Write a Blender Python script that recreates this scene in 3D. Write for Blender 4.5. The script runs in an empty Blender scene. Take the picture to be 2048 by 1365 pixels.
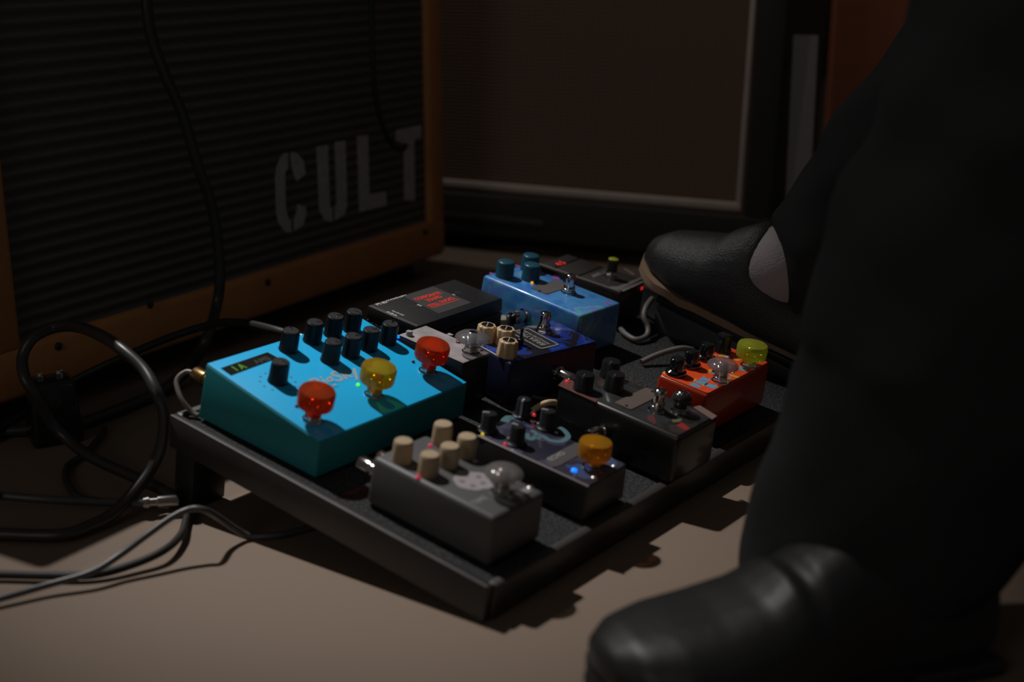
import bpy, bmesh, math, random
from mathutils import Vector, Matrix
random.seed(7)
sc = bpy.context.scene
COL = sc.collection
PI = math.pi
# ------------------------------------------------------------------ camera, sky, light, exposure
F = 2743.0                       # focal length in pixels of the 2048x1365 frame
PITCH = math.radians(16.579)
CAMZ = 0.461
cd = bpy.data.cameras.new('camera'); cam = bpy.data.objects.new('camera', cd); COL.objects.link(cam)
cd.sensor_width = 36; cd.lens = F / 2048 * 36; cd.clip_start = 0.02; cd.clip_end = 60
cam.location = (0, 0, CAMZ); cam.rotation_euler = (PI / 2 - PITCH, 0, 0)
cd.dof.use_dof = True; cd.dof.focus_distance = 1.26; cd.dof.aperture_fstop = 3.3; cd.dof.aperture_blades = 9
sc.camera = cam
w = bpy.data.worlds.new('dark_hall'); sc.world = w; w.use_nodes = True
w.node_tree.nodes['Background'].inputs[0].default_value = (1.0, 0.93, 0.88, 1)
w.node_tree.nodes['Background'].inputs[1].default_value = 0.03
def spot(name, loc, target, energy, size, blend, radius, col=(1, 1, 1)):
    l = bpy.data.lights.new(name, 'SPOT'); o = bpy.data.objects.new(name, l); COL.objects.link(o)
    l.energy = energy; l.spot_size = math.radians(size); l.spot_blend = blend; l.shadow_soft_size = radius; l.color = col
    o.location = loc; o.rotation_euler = (Vector(target) - Vector(loc)).to_track_quat('-Z', 'Y').to_euler()
    return o
LD = Vector((0.342, -0.286, -0.895)).normalized()      # direction the stage light travels
tgt = Vector((-0.13, 1.14, 0.08))
spot('stage_spotlight', tgt - LD * 4.0, tgt, 480, 13.5, 1.0, 0.022, (1.0, 0.96, 0.93))
spot('added_wide_spot', tgt - LD * 4.0 + Vector((-.15, .12, .1)), tgt + Vector((.15, .3, 0)), 62, 44, .6, .03, (1.0, .93, .86))  # added weak wide spot, lights the floor strip beyond the main cone
al = bpy.data.lights.new('added_side_fill', 'AREA'); ao_ = bpy.data.objects.new('added_side_fill', al); COL.objects.link(ao_)  # added unseen fill, lifts the left-facing sides and the amplifier
al.energy = 3.0; al.size = .9; al.color = (1.0, .93, .86)
ao_.location = (-1.35, -1.25, 1.3); ao_.rotation_euler = (Vector((0, 1.0, .05)) - ao_.location).to_track_quat('-Z', 'Y').to_euler()
sc.view_settings.view_transform = 'Standard'; sc.view_settings.look = 'None'
sc.view_settings.exposure = 0.0; sc.view_settings.gamma = 1.0; sc.view_settings.use_curve_mapping = False

# ------------------------------------------------------------------ geometry of the place
CP, SP = math.cos(PITCH), math.sin(PITCH)
CAM = Vector((0, 0, CAMZ))
def ray(px, py):
    x = (px - 1024) / F; y = (py - 682.5) / F
    return Vector((x, -SP * y + CP, -CP * y - SP))
def on_plane(px, py, o, n):
    v = ray(px, py); return CAM + v * ((o - CAM).dot(n) / v.dot(n))
def on_z(px, py, z): return on_plane(px, py, Vector((0, 0, z)), Vector((0, 0, 1)))
def at_y(px, py, Y): return on_plane(px, py, Vector((0, Y, 0)), Vector((0, 1, 0)))
BU = Vector((0.7840168, -0.5989613, -0.1629816)); BV = Vector((0.6070785, 0.7946418, 0)); BN = BU.cross(BV)
BO = Vector((-0.2776778, 1.0578277, 0.0818622))
def frame(o, x, y, z):
    m = Matrix((x, y, z)).transposed().to_4x4(); m.translation = o; return m
MB_ = frame(BO, BU, BV, BN)                            # pedalboard frame, metres
def onboard(x, y, z=0, deg=0):
    return MB_ @ Matrix.Translation((x * .001, y * .001, z * .001)) @ Matrix.Rotation(math.radians(deg), 4, 'Z')

# ------------------------------------------------------------------ materials
MATS = {}
def mat(name, col, rough=.5, metal=0, spec=.5, var=.12, vscale=40, bump=0, bscale=400, coat=0, emit=None, estr=0, sheen=0):
    if name in MATS: return MATS[name]
    m = bpy.data.materials.new(name); m.use_nodes = True; nt = m.node_tree; N = nt.nodes; L = nt.links
    b = N['Principled BSDF']
    tc = N.new('ShaderNodeTexCoord')
    nz = N.new('ShaderNodeTexNoise'); nz.inputs['Scale'].default_value = vscale; nz.inputs['Detail'].default_value = 3
    L.new(tc.outputs['Object'], nz.inputs['Vector'])
    mx = N.new('ShaderNodeMix'); mx.data_type = 'RGBA'
    mx.inputs['A'].default_value = (*[c * (1 - var) for c in col], 1); mx.inputs['B'].default_value = (*[min(1, c * (1 + var)) for c in col], 1)
    L.new(nz.outputs['Fac'], mx.inputs['Factor']); L.new(mx.outputs['Result'], b.inputs['Base Color'])
    b.inputs['Roughness'].default_value = rough; b.inputs['Metallic'].default_value = metal
    b.inputs['Specular IOR Level'].default_value = spec; b.inputs['Coat Weight'].default_value = coat
    b.inputs['Coat Roughness'].default_value = .08
    if sheen: b.inputs['Sheen Weight'].default_value = sheen; b.inputs['Sheen Roughness'].default_value = .5
    if emit: b.inputs['Emission Color'].default_value = (*emit, 1); b.inputs['Emission Strength'].default_value = estr
    if bump:
        bn = N.new('ShaderNodeTexNoise'); bn.inputs['Scale'].default_value = bscale; bn.inputs['Detail'].default_value = 4
        L.new(tc.outputs['Object'], bn.inputs['Vector'])
        bp = N.new('ShaderNodeBump'); bp.inputs['Strength'].default_value = bump; bp.inputs['Distance'].default_value = .002
        L.new(bn.outputs['Fac'], bp.inputs['Height']); L.new(bp.outputs['Normal'], b.inputs['Normal'])
    MATS[name] = m; return m
def ramp_mat(name, stops, scale=20, rough=.4, coat=0, kind='noise', distort=0, detail=4, const=True, spec=.5):
    if name in MATS: return MATS[name]
    m = bpy.data.materials.new(name); m.use_nodes = True; nt = m.node_tree; N = nt.nodes; L = nt.links
    b = N['Principled BSDF']; tc = N.new('ShaderNodeTexCoord')
    t = N.new('ShaderNodeTexNoise'); t.inputs['Scale'].default_value = scale; t.inputs['Detail'].default_value = detail; t.inputs['Distortion'].default_value = distort
    L.new(tc.outputs['Object'], t.inputs['Vector'])
    r = N.new('ShaderNodeValToRGB'); r.color_ramp.interpolation = 'CONSTANT' if const else 'LINEAR'
    e = r.color_ramp.elements
    while len(e) > 1: e.remove(e[-1])
    e[0].position = stops[0][0]; e[0].color = (*stops[0][1], 1)
    for p, c in stops[1:]: q = e.new(p); q.color = (*c, 1)
    L.new(t.outputs['Fac'], r.inputs['Fac']); L.new(r.outputs['Color'], b.inputs['Base Color'])
    b.inputs['Roughness'].default_value = rough; b.inputs['Coat Weight'].default_value = coat; b.inputs['Coat Roughness'].default_value = .08
    b.inputs['Specular IOR Level'].default_value = spec
    MATS[name] = m; return m
def plastic(name, col, clear=.35, rough=.12, refl=.08):
    """tinted see-through plastic: part light passes straight, part scatters inside, a thin gloss on top"""
    m = bpy.data.materials.new(name); m.use_nodes = True; nt = m.node_tree; N = nt.nodes; L = nt.links
    for n in list(N):
        if n.type != 'OUTPUT_MATERIAL': N.remove(n)
    out = [n for n in N if n.type == 'OUTPUT_MATERIAL'][0]
    tc = N.new('ShaderNodeTexCoord'); nz = N.new('ShaderNodeTexNoise'); nz.inputs['Scale'].default_value = 90
    L.new(tc.outputs['Object'], nz.inputs['Vector'])
    mc = N.new('ShaderNodeMix'); mc.data_type = 'RGBA'; mc.inputs['A'].default_value = (*[c * .9 for c in col], 1); mc.inputs['B'].default_value = (*col, 1)
    L.new(nz.outputs['Fac'], mc.inputs['Factor'])
    tr = N.new('ShaderNodeBsdfTransparent'); tl = N.new('ShaderNodeBsdfTranslucent'); df = N.new('ShaderNodeBsdfDiffuse'); gl = N.new('ShaderNodeBsdfGlossy')
    for s in (tr, tl, df): L.new(mc.outputs['Result'], s.inputs['Color'])
    gl.inputs['Roughness'].default_value = rough
    a = N.new('ShaderNodeMixShader'); a.inputs[0].default_value = .5; L.new(tl.outputs[0], a.inputs[1]); L.new(df.outputs[0], a.inputs[2])
    b = N.new('ShaderNodeMixShader'); b.inputs[0].default_value = 1 - clear; L.new(tr.outputs[0], b.inputs[1]); L.new(a.outputs[0], b.inputs[2])
    c = N.new('ShaderNodeMixShader'); fr = N.new('ShaderNodeFresnel'); fr.inputs[0].default_value = 1.45
    ml = N.new('ShaderNodeMath'); ml.operation = 'MULTIPLY'; ml.inputs[1].default_value = refl * 10; ml.use_clamp = True
    L.new(fr.outputs[0], ml.inputs[0]); L.new(ml.outputs[0], c.inputs[0]); L.new(b.outputs[0], c.inputs[1]); L.new(gl.outputs[0], c.inputs[2])
    L.new(c.outputs[0], out.inputs[0]); MATS[name] = m; return m

M_black = mat('black_plastic', (.012, .012, .013), .28, coat=.3)
M_softblack = mat('satin_black_paint', (.016, .016, .017), .45)
M_chrome = mat('chrome', (.72, .70, .68), .12, 1, var=.04)
M_dchrome = mat('worn_chrome', (.42, .40, .38), .22, 1)
M_gold = mat('brass', (.42, .27, .12), .3, 1)
M_rubber = mat('black_rubber', (.02, .02, .021), .42, bump=.1)
M_cable = mat('cable_rubber', (.035, .034, .034), .38, spec=.5)
M_cream = mat('cream_plastic', (.62, .44, .25), .4, var=.06)
M_white = mat('white_print', (.55, .55, .55), .6)
M_greyprint = mat('grey_print', (.25, .25, .25), .6)

# ------------------------------------------------------------------ mesh helpers (numbers in mm unless noted)
def bx(bm, x0, x1, y0, y1, z0, z1, bev=0, seg=2):
    vs = [bm.verts.new(p) for p in ((x0, y0, z0), (x1, y0, z0), (x1, y1, z0), (x0, y1, z0), (x0, y0, z1), (x1, y0, z1), (x1, y1, z1), (x0, y1, z1))]
    fs = [bm.faces.new([vs[i] for i in q]) for q in ((0, 3, 2, 1), (4, 5, 6, 7), (0, 1, 5, 4), (1, 2, 6, 5), (2, 3, 7, 6), (3, 0, 4, 7))]
    if bev:
        es = list({e for f in fs for e in f.edges})
        bmesh.ops.bevel(bm, geom=es, offset=bev, segments=seg, affect='EDGES', profile=.5, clamp_overlap=True)
    return vs
def hexa(bm, bot, top, bev=0, seg=2):
    vs = [bm.verts.new(p) for p in list(bot) + list(top)]
    fs = [bm.faces.new([vs[i] for i in q]) for q in ((0, 3, 2, 1), (4, 5, 6, 7), (0, 1, 5, 4), (1, 2, 6, 5), (2, 3, 7, 6), (3, 0, 4, 7))]
    if bev:
        es = list({e for f in fs for e in f.edges})
        bmesh.ops.bevel(bm, geom=es, offset=bev, segments=seg, affect='EDGES', profile=.5, clamp_overlap=True)
def lathe(bm, prof, seg=32, flute=0, fn=8, M=None, cap=True):
    rings = []
    for k, p in enumerate(prof):
        r, z = p[0], p[1]; fl = p[2] if len(p) > 2 else flute
        ring = []
        for i in range(seg):
            a = 2 * PI * i / seg; rr = r * (1 + fl * math.cos(fn * a))
            v = Vector((rr * math.cos(a), rr * math.sin(a), z))
            ring.append(bm.verts.new(M @ v if M else v))
        rings.append(ring)
    for a, b in zip(rings, rings[1:]):
        for i in range(seg):
            j = (i + 1) % seg; bm.faces.new((a[i], a[j], b[j], b[i]))
    if cap: bm.faces.new(rings[0][::-1]); bm.faces.new(rings[-1])
def prism(bm, pts, z0, z1):
    lo = [bm.verts.new((p[0], p[1], z0)) for p in pts]; hi = [bm.verts.new((p[0], p[1], z1)) for p in pts]
    n = len(pts)
    try:
        bm.faces.new(lo[::-1]); bm.faces.new(hi)
        for i in range(n): bm.faces.new((lo[i], lo[(i + 1) % n], hi[(i + 1) % n], hi[i]))
    except ValueError: pass
def catmull(P, n=8):
    P = [Vector(p) for p in P]; out = []
    for i in range(len(P) - 1):
        a = P[max(i - 1, 0)]; b = P[i]; c = P[i + 1]; d = P[min(i + 2, len(P) - 1)]
        for k in range(n):
            t = k / n
            out.append(.5 * ((2 * b) + (c - a) * t + (2 * a - 5 * b + 4 * c - d) * t * t + (3 * b - a - 3 * c + d) * t ** 3))
    out.append(P[-1]); return out
def tube(bm, path, r, seg=10, smooth=8):
    pts = catmull(path, smooth) if smooth else [Vector(p) for p in path]
    rr = r if callable(r) else (lambda t: r)
    up = Vector((0, 0, 1)); rings = []; n = len(pts)
    prev = None
    for i, p in enumerate(pts):
        t = (pts[min(i + 1, n - 1)] - pts[max(i - 1, 0)])
        t = t.normalized() if t.length > 1e-9 else Vector((1, 0, 0))
        if prev is None:
            a = t.cross(up); a = a.normalized() if a.length > 1e-3 else Vector((1, 0, 0))
        else: a = (prev - t * prev.dot(t)).normalized()
        prev = a; b = t.cross(a); R = rr(i / (n - 1))
        rings.append([bm.verts.new(p + a * R * math.cos(2 * PI * k / seg) + b * R * math.sin(2 * PI * k / seg)) for k in range(seg)])
    for a, b in zip(rings, rings[1:]):
        for k in range(seg):
            j = (k + 1) % seg; bm.faces.new((a[k], a[j], b[j], b[k]))
    bm.faces.new(rings[0][::-1]); bm.faces.new(rings[-1])
def mesh(name, bm, m, mm=True, smooth=True):
    bmesh.ops.recalc_face_normals(bm, faces=bm.faces[:])
    if mm: bmesh.ops.scale(bm, vec=(.001,) * 3, verts=bm.verts[:])
    me = bpy.data.meshes.new(name); bm.to_mesh(me); bm.free()
    for mm_ in (m if isinstance(m, (list, tuple)) else [m]): me.materials.append(mm_)
    if smooth:
        me.polygons.foreach_set('use_smooth', [True] * len(me.polygons))
        me.set_sharp_from_angle(angle=math.radians(38))
    return me
def part(name, me, parent, loc=(0, 0, 0), rot=None, label=None):
    o = bpy.data.objects.new(name, me); COL.objects.link(o)
    o.parent = parent
    M = Matrix.Translation(Vector(loc) * .001)
    if rot: M = M @ rot
    o.matrix_local = M
    if label: o['label'] = label
    return o
def tag(o, label, cat, group=None, kind=None):
    if label: o['label'] = label
    if cat: o['category'] = cat
    if group: o['group'] = group
    if kind: o['kind'] = kind
    return o
def thing(name, label, cat, M, group=None):
    o = bpy.data.objects.new(name, None); COL.objects.link(o); o.empty_display_size = .02; o.matrix_world = M
    return tag(o, label, cat, group)
def solo(name, me, label, cat, M=Matrix(), group=None):
    o = bpy.data.objects.new(name, me); COL.objects.link(o); o.matrix_world = M
    return tag(o, label, cat, group)
def NB(): return bmesh.new()
def text_mesh(s, size, m, sx=1.0, bold=0.0, shear=0.0, th=.25, align='LEFT'):
    c = bpy.data.curves.new('text', 'FONT'); c.body = s; c.size = size * .001; c.extrude = th * .0005; c.offset = bold * .001
    c.shear = shear; c.align_x = align; c.resolution_u = 3
    o = bpy.data.objects.new('text', c); COL.objects.link(o)
    dg = bpy.context.evaluated_depsgraph_get(); dg.update()
    me = bpy.data.meshes.new_from_object(o.evaluated_get(dg))
    bpy.data.objects.remove(o); bpy.data.curves.remove(c)
    me.transform(Matrix.Diagonal((sx, 1, 1, 1))); me.materials.clear(); me.materials.append(m); return me
RT = Matrix.Rotation(PI / 2, 4, 'Z')                    # text that reads along +y with its head towards -x

# ------------------------------------------------------------------ setting
def floor_mat():
    m = mat('tan_stage_floor', (.195, .141, .102), .62, var=.07, vscale=3, bump=.05, bscale=60)
    return m
def plank(name, x0, x1, y0, y1, z0, z1, m):
    bm = NB(); bx(bm, x0, x1, y0, y1, z0, z1); o = bpy.data.objects.new(name, mesh(name, bm, m, mm=False)); COL.objects.link(o); o['kind'] = 'structure'; return o
plank('floor', -4, 4, -1.2, 5.2, -.04, 0, floor_mat())
plank('wall_back', -4, 4, 4.6, 4.75, 0, 3, mat('dark_wall_paint', (.01, .01, .011), .9))

# ------------------------------------------------------------------ orange speaker cabinet with the stencilled grille
M_orange = mat('orange_vinyl', (.56, .235, .08), .6, var=.15, vscale=25, bump=.5, bscale=900, spec=.3)
def grille_mat(name, c1, c2, scale, bump=.8, axis='Z', second=None):
    m = bpy.data.materials.new(name); m.use_nodes = True; N = m.node_tree.nodes; L = m.node_tree.links; b = N['Principled BSDF']
    tc = N.new('ShaderNodeTexCoord'); wv = N.new('ShaderNodeTexWave'); wv.bands_direction = axis; wv.inputs['Scale'].default_value = scale
    wv.inputs['Distortion'].default_value = .35; wv.inputs['Detail'].default_value = 2; wv.inputs['Detail Scale'].default_value = 3
    L.new(tc.outputs['Object'], wv.inputs['Vector'])
    mx = N.new('ShaderNodeMix'); mx.data_type = 'RGBA'; mx.inputs['A'].default_value = (*c1, 1); mx.inputs['B'].default_value = (*c2, 1)
    fac = wv.outputs['Fac']
    if second:
        w2 = N.new('ShaderNodeTexWave'); w2.bands_direction = second; w2.inputs['Scale'].default_value = scale
        L.new(tc.outputs['Object'], w2.inputs['Vector']); mu = N.new('ShaderNodeMath'); mu.operation = 'MULTIPLY'
        L.new(fac, mu.inputs[0]); L.new(w2.outputs['Fac'], mu.inputs[1]); fac = mu.outputs[0]
    L.new(fac, mx.inputs['Factor']); L.new(mx.outputs['Result'], b.inputs['Base Color'])
    bp = N.new('ShaderNodeBump'); bp.inputs['Strength'].default_value = bump; bp.inputs['Distance'].default_value = .003
    L.new(fac, bp.inputs['Height']); L.new(bp.outputs['Normal'], b.inputs['Normal'])
    b.inputs['Roughness'].default_value = .8; b.inputs['Specular IOR Level'].default_value = .2; return m
ZB = .03
cR = on_z(893, 508, ZB); cL0 = on_z(56, 795, ZB)
cx = (cR - cL0).normalized(); cn = Vector((cx.y, -cx.x, 0))        # face direction, outward normal
inL = on_plane(45, 600, cR, cn)                                    # inner edge of the left stile
TSL = .125
WID = (inL - cR).dot(-cx) + TSL + .004
HC = .545; TB = .052; TS = .036
cab_o = cR - cx * WID
MC = frame(cab_o, cx, -cn, Vector((0, 0, 1)))                      # x right along the face, y into the box, z up; z=0 is the box underside
cab = thing('speaker_cabinet', 'orange vinyl speaker cabinet with black grille stencilled CULT, on the left', 'speaker cabinet', frame(Vector((cab_o.x, cab_o.y, 0)), cx, -cn, Vector((0, 0, 1))))
W_, H_ = WID * 1000, HC * 1000; z0 = ZB * 1000; D_ = 330
def side(name, a, lbl=None):
    bm = NB(); bx(bm, *a, bev=7, seg=3); return part(name, mesh(name, bm, M_orange), cab)
side('bottom_panel', (0, W_, 0, D_, z0, z0 + TB * 1000)); side('top_panel', (0, W_, 0, D_, z0 + H_ - 52, z0 + H_))
side('side_panel', (0, TSL * 1000, .6, D_, z0 + 46, z0 + H_ - 46)); side('side_panel', (W_ - TS * 1000, W_, .6, D_, z0 + 46, z0 + H_ - 46))
bm = NB(); bx(bm, 30, W_ - 30, D_ - 14, D_ - 2, z0 + 40, z0 + H_ - 40); part('back_panel', mesh('back_panel', bm, M_softblack), cab)
bm = NB(); bx(bm, 30, W_ - 30, 9, 14, z0 + 46, z0 + H_ - 46)
part('grille_cloth', mesh('grille_cloth', bm, grille_mat('black_ribbed_grille', (.08, .075, .073), (.15, .14, .135), 25)), cab)
bm = NB(); lathe(bm, [(19, 0), (21, 4), (17, z0 - 2)], 20); ft = mesh('foot', bm, M_rubber)
for a in ((50, 45), (W_ - 50, 45), (50, D_ - 45), (W_ - 50, D_ - 45)): part('foot', ft, cab, (a[0], a[1], 0))
bm = NB(); lathe(bm, [(4.2, 0), (4.2, 1.2), (2.4, 2.2)], 12, M=Matrix.Rotation(PI / 2, 4, 'X')); scw = mesh('screw', bm, M_black)
fo = cab_o + cn * 0
for q in ((535, 565), (116, 693), (300, 610), (850, 465)):
    p = on_plane(q[0], q[1], cab_o, cn); d = p - cab_o; part('screw', scw, cab, (d.dot(cx) * 1000, 0, p.z * 1000))
M_sten = mat('worn_white_stencil_paint', (.46, .44, .45), .85, var=.35, vscale=160)
pl_o = cab_o - cn * .0085
def gl(X, Y):
    p = on_plane(480 + X / 4.876, 230 + Y / 4.876, pl_o, cn); d = p - cab_o; return (d.dot(cx) * 1000, p.z * 1000)
LET = {'letter_c': [[(345, 600), (360, 500), (420, 380), (470, 370), (470, 520), (440, 560), (445, 900), (465, 1000), (500, 1030), (500, 1150), (440, 1140), (380, 1060), (355, 950)],
                    [(495, 365), (550, 370), (620, 450), (640, 580), (550, 645), (520, 560), (500, 480)], [(560, 870), (640, 900), (650, 960), (620, 1070), (530, 1135), (525, 1040), (550, 960)]],
       'letter_u': [[(748, 310), (857, 295), (875, 880), (900, 930), (900, 1045), (830, 1030), (775, 930)], [(925, 265), (1027, 250), (1045, 880), (1020, 970), (925, 1030), (925, 900), (945, 870)]],
       'letter_l': [[(1143, 205), (1250, 195), (1262, 775), (1425, 745), (1430, 885), (1165, 945)]],
       'letter_t': [[(1520, 150), (1768, 95), (1768, 225), (1700, 240), (1705, 840), (1605, 830), (1600, 355), (1588, 275), (1522, 250)]]}
gr = bpy.data.objects['grille_cloth']
for nm, polys in LET.items():
    bm = NB()
    for pg in polys:
        pts = [gl(*q) for q in pg]
        if sum(a[0] * b[1] - b[0] * a[1] for a, b in zip(pts, pts[1:] + pts[:1])) < 0: pts = pts[::-1]
        lo = [bm.verts.new((p[0], 8.9, p[1])) for p in pts]; hi = [bm.verts.new((p[0], 8.3, p[1])) for p in pts]
        bm.faces.new(lo); bm.faces.new(hi[::-1])
        for i in range(len(pts)): j = (i + 1) % len(pts); bm.faces.new((lo[i], lo[j], hi[j], hi[i]))
    part(nm, mesh(nm, bm, M_sten, smooth=False), gr, label='worn white stencilled ' + nm.replace('_', ' ').replace(' c', ' C').replace(' u', ' U').replace(' l', ' L').replace(' t', ' T'))

# ------------------------------------------------------------------ black amplifier with pale piping, tilted back on its legs
M_tolex = mat('black_tolex', (.014, .0135, .0135), .6, bump=.5, bscale=1200)
M_pipe = mat('pale_piping', (.55, .47, .42), .55)
pz = .10
aL = on_z(893, 366, pz); aR = on_z(1478, 414, pz)
ax = (aR - aL).normalized(); an = Vector((ax.y, -ax.x, 0)); LEAN = math.radians(5.5)
az = (Vector((0, 0, 1)) * math.cos(LEAN) - an * math.sin(LEAN)).normalized(); ay = az.cross(ax)
AW, AH, AD = 640, 520, 250
ao = aR + ax * .046 - ax * AW * .001 - Vector((0, 0, 1)) * (pz - .022)
MA = frame(ao, ax, ay, az)
amp = thing('guitar_amplifier', 'black guitar amplifier with brown grille and pale piping, tilted back behind the pedals', 'amplifier', MA)
for a in ((0, AW, 0, AD, 0, 66), (0, AW, 0, AD, AH - 60, AH)):
    bm = NB(); bx(bm, *a, bev=6, seg=3); part('bottom_rail' if a[4] == 0 else 'top_rail', mesh('rail', bm, M_tolex), amp)
for a in ((0, 56, .6, AD, 60, AH - 55), (AW - 42, AW, .6, AD, 60, AH - 55)):
    bm = NB(); bx(bm, *a, bev=6, seg=3); part('side_panel', mesh('side_panel', bm, M_tolex), amp)
bm = NB(); bx(bm, 50, AW - 36, 8, 14, 60, AH - 55)
part('grille_cloth', mesh('grille_cloth', bm, grille_mat('brown_woven_grille', (.14, .09, .066), (.31, .21, .16), 60, .5, 'Z', 'X')), amp)
x0, x1, zz0, zz1 = 58, AW - 46, 78, AH - 66
for a in ((x0, x1, 3, 9, zz0 - 8, zz0 + 4), (x0, x1, 3, 9, zz1, zz1 + 10), (x0, x0 + 7, 3.5, 9, zz0, zz1), (x1 - 8, x1, 3.5, 9, zz0 - 7.5, zz1)):
    bm = NB(); bx(bm, *a, bev=2.4, seg=3); part('piping', mesh('piping', bm, M_pipe), amp)
bm = NB(); bx(bm, 45, AW - 45, AD - 12, AD - 2, 50, AH - 40); part('back_panel', mesh('back_panel', bm, M_softblack), amp)
bm = NB(); bx(bm, 80, 300, -1.5, 1, 24, 33, bev=.8); part('name_strip', mesh('name_strip', bm, mat('dull_strip', (.05, .045, .04), .5)), amp)
# flat chrome tilt leg standing beside the right flank
pT = at_y(1612, 70, 1.87); pB = at_y(1592, 470, 1.84); pF = Vector((pB.x - .012, pB.y - .05, .004))
bm = NB(); Mi = MA.inverted()
ends = [Mi @ pT, Mi @ pB, Mi @ Vector((pB.x + (pB.x - pT.x) * .35, pB.y - .01, .003))]
vs = []
for k, p in enumerate(ends):
    hw = .0165 * (1 if k < 2 else .9); vs.append([bm.verts.new(p * 1000 + Vector((dx * hw * 1000, dy, 0))) for dx, dy in ((-1, -1.5), (1, -1.5), (1, 1.5), (-1, 1.5))])
for a, b in zip(vs, vs[1:]):
    for i in range(4): bm.faces.new((a[i], a[(i + 1) % 4], b[(i + 1) % 4], b[i]))
bm.faces.new(vs[0][::-1]); bm.faces.new(vs[-1])
part('tilt_leg', mesh('tilt_leg', bm, mat('brushed_steel', (.20, .19, .185), .5, .1, bump=.05)), amp, label='flat grey metal tilt-back leg')
bm = NB(); lathe(bm, [(17, 0), (19, 4), (15, 20)], 18); ftm = mesh('foot', bm, M_rubber)
for a in ((60, 40), (AW - 60, 40)): part('foot', ftm, amp, (a[0], a[1], -19))

# red-brown cabinet far right
q = at_y(1652, 200, 2.42)
bo = Vector((q.x, 2.42, 0)); rb = thing('speaker_cabinet', 'tall red-brown speaker cabinet in shadow behind the standing legs', 'speaker cabinet', frame(bo, Vector((.97, -.243, 0)).normalized(), Vector((.243, .97, 0)).normalized(), Vector((0, 0, 1))))
M_rbr = mat('red_brown_vinyl', (.45, .14, .07), .6, bump=.4, bscale=900)
for nm, a in (('side_panel', (0, 330, 0, 420, 30, 760)), ('front_frame', (330, 350, 0, 420, 30, 760))):
    bm = NB(); bx(bm, *a, bev=10, seg=3); part(nm, mesh(nm, bm, M_rbr), rb)
for a in ((45, 50), (300, 50), (45, 370), (300, 370)): part('foot', ft, rb, (a[0], a[1], 0))

# ------------------------------------------------------------------ pedalboard
BD, BW, BT = 335, 625, 27
M_deck = ramp_mat('speckled_loop_carpet', [(0, (.003, .0035, .004)), (.5, (.007, .008, .009)), (.60, (.055, .058, .06)), (.66, (.009, .010, .011))], 420, .95, detail=2, const=False)
board = thing('pedalboard', 'long black sloping pedalboard covered in grey loop carpet, carrying the pedals', 'pedalboard', onboard(0, 0))
bm = NB(); bx(bm, 4, BD - 4, 4, BW - 4, -6, 0); part('deck_carpet', mesh('deck_carpet', bm, M_deck), board)
M_rail = mat('scuffed_black_rail', (.034, .031, .030), .42, var=.3, vscale=30, spec=.6)
for nm, a in (('side_rail', (0, BD, -3, 4.5, -BT, 2.2)), ('side_rail', (0, BD, BW - 4.5, BW + 3, -BT, 2.2)), ('front_rail', (BD - 6, BD + 2, 4.6, BW - 4.6, -BT, 1.6)), ('back_rail', (-2, 6, 4.6, BW - 4.6, -BT, 1.6))):
    bm = NB(); bx(bm, *a, bev=1.6, seg=2); part(nm, mesh(nm, bm, M_rail), board)
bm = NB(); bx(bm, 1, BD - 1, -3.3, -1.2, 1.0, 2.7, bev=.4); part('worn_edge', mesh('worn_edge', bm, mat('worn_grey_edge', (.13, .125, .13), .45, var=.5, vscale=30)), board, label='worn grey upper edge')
# rear legs down to the floor
sl = math.asin(.1629816)
for y in (2, BW - 38):
    bm = NB()
    zz = (BO.z) * 1000
    def low(x): return -(zz - x * math.sin(sl)) / math.cos(sl) + 1.2
    hexa(bm, [(3, y, low(3)), (26, y, low(26)), (26, y + 36, low(26)), (3, y + 36, low(3))], [(3, y, -BT + 3), (26, y, -BT + 3), (26, y + 36, -BT + 3), (3, y + 36, -BT + 3)], bev=1.5)
    part('leg', mesh('leg', bm, M_softblack), board)
# ------------------------------------------------------------------ pedal kit
def add_box(nm, P, L, W, H, m, bev=3, z0=0, taper=1.2, H2=None, bevseg=3):
    H2 = H if H2 is None else H2
    bm = NB(); t = taper
    hexa(bm, [(-0, -0, z0), (L, 0, z0), (L, W, z0), (0, W, z0)], [(t, t, H), (L - t, t, H2), (L - t, W - t, H2), (t, W - t, H)], bev=bev, seg=bevseg)
    return part(nm, mesh(nm, bm, m), P)
def loc(P, px, py, h, k=0.0):
    """point of pedal P (mm) seen at a pixel, on its top surface z = h + k*x"""
    Mi = P.matrix_world.inverted(); o = Mi @ CAM * 1000; v = (Mi.to_3x3() @ ray(px, py))
    s = (h + k * o.x - o.z) / (v.z - k * v.x); p = o + v * s
    return (p.x, p.y, p.z)
_c = {}
def cached(key, fn):
    if key not in _c: _c[key] = fn()
    return _c[key]
def foot_me():
    bm = NB(); lathe(bm, [(8, 0), (8, 1), (6.6, 1.2)], 24); lathe(bm, [(6.9, 1.1), (7.2, 1.6), (7.2, 3.6), (6.6, 4.2)], 6); lathe(bm, [(5.8, 4), (5.8, 5), (5.4, 5.3), (5.8, 5.6), (5.4, 6), (5.8, 6.4), (5.4, 6.8), (5.8, 7.4)], 20)
    return mesh('bushing', bm, M_chrome)
def plung_me():
    bm = NB(); lathe(bm, [(4.6, 7), (4.6, 15), (5.0, 15.3), (5.0, 18.4), (4.3, 19.4), (2.4, 20.0)], 24); return mesh('plunger', bm, M_chrome)
def footswitch(P, l, rot=None, s=1.0, label=None, mplung=None):
    o = part('footswitch', cached('foot', foot_me), P, l, rot, label)
    if s != 1: o.scale = (s,) * 3
    pm = cached('plung', plung_me)
    if mplung: pm = pm.copy(); pm.materials[0] = mplung
    part('plunger', pm, o); return o
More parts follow.
